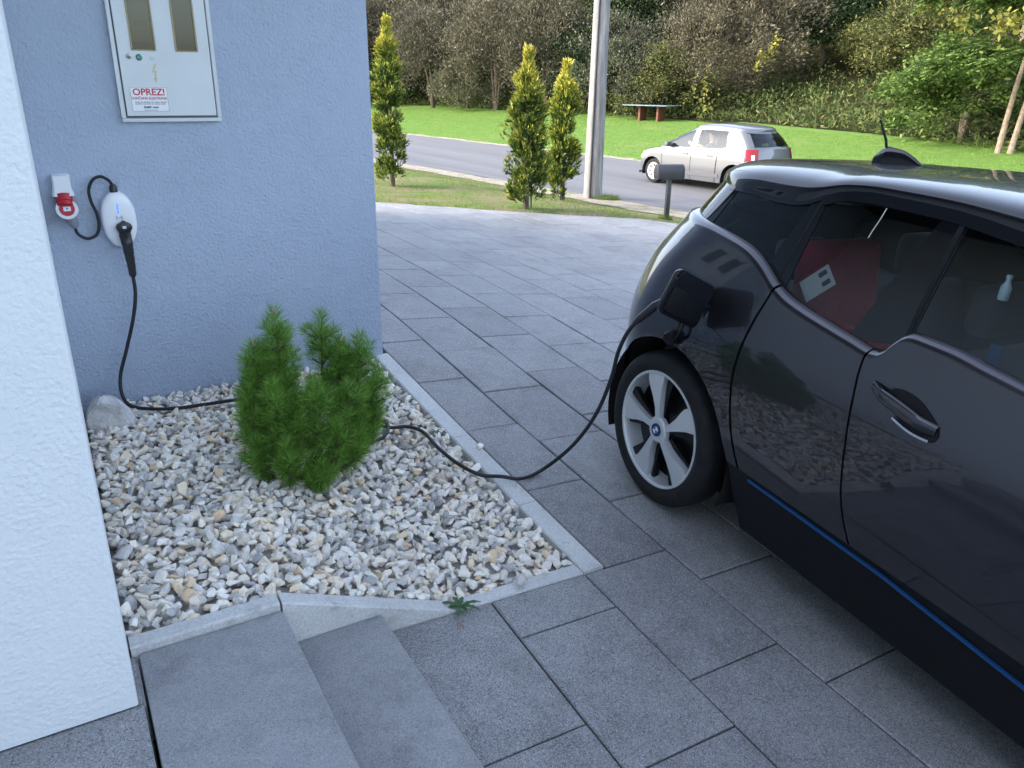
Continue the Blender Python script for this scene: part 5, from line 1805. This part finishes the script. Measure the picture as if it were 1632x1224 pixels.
# ---- wood behind the lawn
def crown_mesh(name, n, rad, clumps, leaf, aspect, mat, up=.0, seed=1, twig=False, hollow=.35):
    """leaves gathered in clumps over an uneven dome; unit height about rad[2]*2, base at z=0"""
    g = np.random.default_rng(seed)
    d = unit(g.normal(size=(clumps, 3)))
    d[:, 2] = np.abs(d[:, 2]) * 1.25 - .35
    rc = g.uniform(hollow, 1., (clumps, 1)) ** .5
    cc = d * rc * np.array(rad) * (1 + .18 * g.normal(size=(clumps, 1)))
    cr = g.uniform(.12, .28, clumps) * max(rad)
    k = g.integers(0, clumps, n)
    off = g.normal(size=(n, 3)) * .5
    C = cc[k] + off * cr[k][:, None] * np.array([1, 1, .75])
    C[:, 2] += rad[2] * .62
    C[:, 2] = np.where(C[:, 2] < 0, -C[:, 2] * .5, C[:, 2])
    D = unit(g.normal(size=(n, 3)) * np.array([1, 1, .6]) + unit(C - np.array([0, 0, rad[2] * .3])) * (1.2 if twig else .4) + np.array([0, 0, up]))
    U = unit(np.cross(D, g.normal(size=D.shape)))
    L = g.uniform(.6, 1.3, n) * leaf
    V, F = leaf_quads(C, D, U, L, L * aspect)
    me = bpy.data.meshes.new(name)
    o = fast_mesh(name, V, F, mat)
    me = o.data
    bpy.data.objects.remove(o)
    return me
def trunk_mesh(name, h, r, n, seed, mat, spread=.5):
    q = random.Random(seed)
    b = B()
    for i in range(n):
        a = q.uniform(0, 6.28); s = spread * q.uniform(.3, 1)
        P = [(0, 0, -.4), (math.cos(a) * s * .25, math.sin(a) * s * .25, h * .35), (math.cos(a) * s * .7 + q.uniform(-.2, .2), math.sin(a) * s * .7, h * .7), (math.cos(a) * s * 1.3, math.sin(a) * s * 1.3, h)]
        path = catmull(P, 4)
        b.tube(path, [r * (1 - .8 * k / (len(path) - 1)) for k in range(len(path))], 7)
        for m_ in range(5):
            p = path[q.randint(5, len(path) - 2)]
            e = p + Vector((q.uniform(-1, 1), q.uniform(-1, 1), q.uniform(.3, 1.1))) * h * .22
            b.tube([p, p.lerp(e, .5) + Vector((0, 0, .1)), e], [r * .35, r * .22, r * .08], 5)
    o = b.build(name, mat, None, smooth=True)
    me = o.data
    bpy.data.objects.remove(o)
    return me
BRN = m_leaf('brown_twigs', [(0, (.05, .044, .03)), (.4, (.092, .080, .052)), (.75, (.14, .122, .08)), (1, (.20, .175, .115))], .8, .2)
GRY = m_leaf('grey_olive_leaves', [(0, (.05, .05, .03)), (.5, (.11, .11, .065)), (.85, (.18, .18, .11)), (1, (.27, .27, .19))], .8, .2)
OLV = m_leaf('olive_leaves', [(0, (.035, .045, .015)), (.5, (.085, .095, .03)), (.85, (.15, .15, .045)), (1, (.24, .21, .07))], .8, .25)
DGR = m_leaf('dark_green_leaves', [(0, (.012, .024, .010)), (.5, (.03, .055, .018)), (1, (.07, .11, .03))], .7, .2)
GRN = m_leaf('green_leaves', [(0, (.03, .06, .014)), (.5, (.085, .14, .03)), (.9, (.15, .21, .045)), (1, (.23, .27, .07))], .7, .3)
YEL = m_leaf('yellow_vine_leaves', [(0, (.10, .11, .025)), (1, (.30, .26, .05))], .7, .3)
kinds = {
    'brown': ([crown_mesh('crown', 26000, (3.2, 3.2, 3.6), 80, .16, .30, BRN, .3, s, True) for s in (1, 2)], [trunk_mesh('trunk', 5, .09, 4, s, M_BARK, 1.4) for s in (1, 2)]),
    'grey': ([crown_mesh('crown', 24000, (3.0, 3.0, 3.3), 70, .15, .42, GRY, .3, s, True) for s in (3, 4)], [trunk_mesh('trunk', 5, .08, 4, 3, M_BARK, 1.3)]),
    'olive': ([crown_mesh('crown', 22000, (3.0, 3.0, 3.2), 65, .17, .42, OLV, .2, s) for s in (5, 6)], [trunk_mesh('trunk', 5, .09, 3, 5, M_BARK, 1.2)]),
    'dark': ([crown_mesh('crown', 22000, (3.0, 3.0, 4.6), 70, .20, .45, DGR, .1, s) for s in (7, 8)], [trunk_mesh('trunk', 7, .14, 2, 7, M_BARKP, .8)]),
    'green': ([crown_mesh('crown', 20000, (3.2, 3.2, 3.6), 56, .23, .45, GRN, -.1, s) for s in (9, 10)], [trunk_mesh('trunk', 5, .13, 2, 9, M_BARKP, .9)]),
}
def gpx(px, py):
    """point where the ray through a photo pixel meets the land"""
    d = (r_ * ((px - 816) / 1252.1) + d_ * ((py - 612) / 1252.1) + f_)
    t = 5.
    while t < 140:
        p = Vector(CP) + d * t
        if p.z < H(p.x, p.y): break
        t += .1
    return p
def at_dist(px, dist):
    """ground point in the column of pixel px at horizontal distance dist"""
    d = (r_ * ((px - 816) / 1252.1) + d_ * ((150 - 612) / 1252.1) + f_)
    d = Vector((d.x, d.y)).normalized() * dist
    return Vector((CP[0] + d.x, CP[1] + d.y))
tq = random.Random(17)
def tree(kind, px, dist, sc, label, grp, sz=1.):
    p = at_dist(px, dist)
    C_, T_ = kinds[kind]
    e = empty('%s_tree' % {'brown': 'bare_brown', 'grey': 'grey_leaved', 'olive': 'olive', 'dark': 'dark_green', 'green': 'green'}[kind], (p.x, p.y, H(p.x, p.y) - .15), tq.uniform(0, 6.28))
    e.scale = (sc, sc, sc * sz)
    tag(e, label, 'tree', grp)
    link('trunk', tq.choice(T_), None, e)
    link('crown', tq.choice(C_), None, e)
    return e
GRPF = 'trees along the lawn edge'
front = [
    ('brown', 560, 62, 1.0, 1.2, 'brown twiggy tree half hidden behind the corner of the blue house'),
    ('dark', 640, 60, .8, .9, 'dark green tree behind the leftmost golden conifer'),
    ('brown', 690, 55, 1.0, 1.2, 'brown twiggy tree right of the leftmost golden conifer'),
    ('grey', 745, 53, .8, .9, 'low grey brown tree between the left and middle golden conifers'),
    ('brown', 790, 51, 1.1, 1.15, 'brown twiggy tree just left of the middle golden conifer'),
    ('brown', 870, 49, 1.05, 1.3, 'tall brown tree between the two close golden conifers'),
    ('dark', 930, 48, .75, .9, 'dark green shrub tree behind the concrete pole'),
    ('grey', 985, 45.5, .9, 1.05, 'grey leaved tree just right of the concrete pole'),
    ('olive', 1055, 44, .8, .9, 'olive tree above the lawn table'),
    ('brown', 1120, 45, 1.0, 1.1, 'brown twiggy tree right of the lawn table'),
    ('brown', 1190, 47, 1.1, 1.25, 'large rounded brown tree above the silver car'),
    ('olive', 1480, 42, .95, 1.1, 'olive tree left of the bright green tree'),
    ('olive', 1415, 46, .8, .9, 'olive bush tree behind the dark car aerial'),
    ('green', 1545, 34, .80, .9, 'bright green tree at the right end of the lawn'),
]
for kd, px, ds, sc, sz, lb in front: tree(kd, px, ds, sc, lb, GRPF, sz)
mid = [('dark', 1300, 50, .9, 1.1, 'dark green tree left of the scrubby gap'), ('dark', 1345, 53, 1.0, 1.2, 'dark green tree right of the scrubby gap'), ('olive', 1375, 48, .7, .8, 'small olive tree in the scrubby gap'), ('dark', 1265, 58, 1.1, 1.3, 'dark green tree right of the large rounded brown tree'), ('dark', 1330, 62, 1.15, 1.2, 'tall dark green tree above the scrubby gap'),
       ('dark', 1395, 60, 1.0, 1.1, 'dark green tree behind the olive bushes'), ('green', 1610, 48, 1.2, 1.1, 'green tree behind the twin trunked tree at right')]
for kd, px, ds, sc, sz, lb in mid: tree(kd, px, ds, sc, lb, 'trees behind the lawn edge', sz)
back = []
for i in range(30):
    px = 540 + i * 39
    for row in range(2):
        kd = tq.choice(['brown', 'grey', 'olive', 'brown', 'dark']) if px < 1250 else tq.choice(['olive', 'dark', 'green', 'olive', 'brown'])
        ds = 62 + row * 11 + tq.uniform(-3, 3)
        tree(kd, px + tq.uniform(-14, 14) + row * 18, ds, tq.uniform(1.0, 1.4), {'brown': 'brown twiggy', 'grey': 'grey leaved', 'olive': 'olive green', 'dark': 'dark green', 'green': 'bright green'}[kd] + (' tree massed on the slope in the hindmost row', ' tree massed on the wooded slope behind the lawn edge trees')[row == 0], 'trees massed on the slope', tq.uniform(.95, 1.25))
# twin-trunked tree at the right edge
tt = empty('twin_trunk_tree', (25.0, 13.25, H(25, 13.25)))
tag(tt, 'nearer green tree with two slanting pale trunks at the right edge', 'tree')
for a, b, c in (((-.1, .15, -.2), (.0, .05, 2.2), (.2, -.2, 5)), ((.05, -.15, -.2), (.25, -.3, 2.2), (.7, -.6, 5))):
    path = catmull([a, b, c], 6)
    B().tube(path, [.10 - .06 * i / (len(path) - 1) for i in range(len(path))], 9).build('trunk', M_BARKP, tt, smooth=True)
g_ = np.random.default_rng(77)
Cs = []; Ds = []
# drooping compound leaves on boughs
for i in range(330):
    a = g_.uniform(0, 6.28); el = g_.uniform(-.15, 1.2)
    rr = g_.uniform(.45, 1.) * 3.6
    p0 = np.array([math.cos(a) * math.cos(el) * rr + .7, math.sin(a) * math.cos(el) * rr - .4, 4.2 + math.sin(el) * rr * 1.25 - (1.2 if el < .1 else 0)])
    for j in range(9):
        d = unit(np.array([[math.cos(a) + g_.normal(0, .7), math.sin(a) + g_.normal(0, .7), g_.normal(-.1, .4)]]))[0]
        for m_ in range(7):
            s = .08 + .10 * m_
            side = np.cross(d, [0, 0, 1]); side /= np.linalg.norm(side) + 1e-6
            for sg in (-1, 1):
                Cs.append(p0 + d * s + np.array([0, 0, -.25 * s * s])); Ds.append(d * .4 + side * sg + np.array([0, 0, -.35]))
Cs = np.array(Cs); Ds = unit(np.array(Ds))
V, F = leaf_quads(Cs, Ds, unit(np.cross(Ds, np.tile([[0, 0, 1.]], (len(Ds), 1)) + g_.normal(0, .3, Ds.shape))), g_.uniform(.16, .30, len(Ds)), g_.uniform(.07, .12, len(Ds)))
fast_mesh('crown', V, F, GRN, tt)
# yellow creepers on the trees
def vine(name, pts, n, label, spread=.28):
    P = [project(*p) for p in pts]
    path = catmull(P, 8)
    q = np.array([list(p) for p in path])
    k = g_.integers(0, len(q), n)
    C = q[k] + g_.normal(0, spread, (n, 3))
    D = unit(g_.normal(size=(n, 3)))
    V, F = leaf_quads(C, D, unit(np.cross(D, g_.normal(size=D.shape))), g_.uniform(.12, .22, n), g_.uniform(.10, .18, n))
    o = fast_mesh(name, V - q[0], F, YEL); o.location = q[0]
    tag(o, label, 'creeper')
vine('yellow_creeper', [(1245, 55, 42.5), (1232, 78, 42), (1218, 92, 41.8), (1205, 100, 41.8)], 110, 'yellow creeper hanging on the large rounded brown tree', .16)
vine('yellow_creeper', [(1118, 120, 41), (1126, 150, 40.6), (1122, 180, 40.4)], 100, 'yellow green creeper low on the brown tree right of the table', .25)
vine('yellow_creeper', [(1476, 8, 33), (1500, 6, 32), (1520, 28, 31), (1545, 32, 30)], 120, 'yellow leaves above the distant pale pole', .2)
vine('yellow_creeper', [(1632, 32, 27), (1610, 42, 26.5), (1592, 40, 26), (1598, 24, 26)], 110, 'yellow leaves on the tree at the right edge', .12)

# undergrowth and scrub along the wood edge
n = 26000
rr_ = np.array([g_.uniform(25.5, 31) for _ in range(n)]); yy_ = g_.uniform(6, 66, n)
edge_r = np.interp(yy_, [8, 13, 19, 26, 33, 42, 57, 66], [25.2, 25.6, 27.4, 28.6, 27.4, 26.4, 24.6, 24])
rr_ = edge_r + g_.random(n) ** 1.3 * 7
xx_ = rr_ - .1 * (yy_ - 12)
hh_ = np.array([H(x, y) for x, y in zip(xx_, yy_)])
bump_ = .5 + .5 * np.sin(xx_ * 1.7 + np.sin(yy_ * 1.1) * 2) * np.sin(yy_ * 1.3)
zz_ = hh_ + g_.random(n) * (.35 + .9 * bump_) * np.clip((rr_ - edge_r) * .9 + .25, 0, 1.2)
C_ = np.stack([xx_, yy_, zz_], 1)
D_ = unit(g_.normal(size=(n, 3)) * np.array([.8, .8, .5]) + np.array([0, 0, .7]))
V, F = leaf_quads(C_, D_, unit(np.cross(D_, g_.normal(size=D_.shape))), g_.uniform(.14, .34, n), g_.uniform(.04, .10, n))
SCR = m_leaf('scrub_leaves', [(0, (.03, .05, .014)), (.5, (.07, .10, .028)), (.85, (.12, .14, .04)), (1, (.17, .15, .06))], .8, .25)
tag(fast_mesh('undergrowth', V, F, SCR), 'green scrub and rough herbage along the edge of the wood', 'undergrowth', kind='stuff')

# grass on the verge
def grass(name, n, xr, yr, keep, hmin, hmax, wd, mat, label):
    X = g_.uniform(*xr, n); Y = g_.uniform(*yr, n)
    k = np.array([keep(x, y) for x, y in zip(X, Y)])
    X, Y = X[k], Y[k]; n = len(X)
    Z = np.array([H(x, y) for x, y in zip(X, Y)]) - .012
    C = np.stack([X, Y, Z], 1)
    D = unit(np.stack([g_.normal(0, .45, n), g_.normal(0, .45, n), np.ones(n)], 1))
    U = perp(D) * np.array([1, 1, .1])
    L = g_.uniform(hmin, hmax, (n, 1)); w = wd * g_.uniform(.6, 1.3, (n, 1))
    a = C - U * w; b = C + U * w; c = C + D * L + np.array([0, 0, -.15]) * L * 0
    V = np.stack([a, b, c], 1).reshape(-1, 3); F = np.arange(3 * n).reshape(-1, 3)
    o = fast_mesh(name, V, F, mat)
    return tag(o, label, 'grass', kind='stuff')
GRS = m_leaf('grass_blades', [(0, (.06, .11, .02)), (.5, (.11, .17, .035)), (.85, (.17, .22, .06)), (1, (.34, .30, .14))], .7, .3, 0)
def on_verge(x, y):
    if in_drive(x, y + .06) : return False
    r = road_r(x, y)
    return r < 7.55 + .25 * math.sin(y * 2.1) and (math.sin(x * 1.9 + 1.3 * math.sin(y * 1.7)) * math.sin(y * 1.3 + x) > -.55 or (x * 7919 + y * 104729) % 1 < .35)
grass('grass', 95000, (1.0, 9.2), (5.5, 24), on_verge, .02, .055, .0038, GRS, 'short rough grass on the verge around the golden conifers')
def tuft_ok(x, y): return math.hypot(x - 8.15, y - 12.0) < .34 or math.hypot(x - 6.79, y - 8.47) < .12
grass('grass_tuft', 60000, (6.5, 8.6), (8.2, 12.5), tuft_ok, .05, .16, .004, GRS, 'longer grass tufts at the feet of pole and mailbox')
GRL = m_leaf('lawn_blades', [(0, (.085, .17, .025)), (.5, (.12, .225, .03)), (1, (.19, .29, .06))], .7, .3, 0)
def on_lawn(x, y): return 16.0 < road_r(x, y) < 27
grass('lawn_grass', 120000, (12, 29), (8, 50), on_lawn, .03, .07, .012, GRL, 'mown bright green grass of the lawn beyond the road')

# the wood goes on along the road, out of sight behind the house
n = 60000
yy_ = g_.uniform(62, 150, n); rr_ = 25 + g_.random(n) ** 1.2 * 22
xx_ = rr_ - .1 * (yy_ - 12)
tops = 3.5 + 3.5 * (.5 + .5 * np.sin(xx_ * .9 + 1.7 * np.sin(yy_ * .31))) * (.5 + .5 * np.sin(yy_ * .83 + xx_ * .3)) + 1.5
hh_ = np.array([H(x, y) for x, y in zip(xx_, yy_)])
C_ = np.stack([xx_, yy_, hh_ + tops * np.sqrt(g_.random(n))], 1)
D_ = unit(g_.normal(size=(n, 3)) + np.array([0, 0, .4]))
V, F = leaf_quads(C_, D_, unit(np.cross(D_, g_.normal(size=D_.shape))), g_.uniform(.35, .8, n), g_.uniform(.15, .4, n))
tag(fast_mesh('far_woodland', V, F, GRY), 'far wood continuing along the road beyond the blue house', 'woodland', kind='stuff')
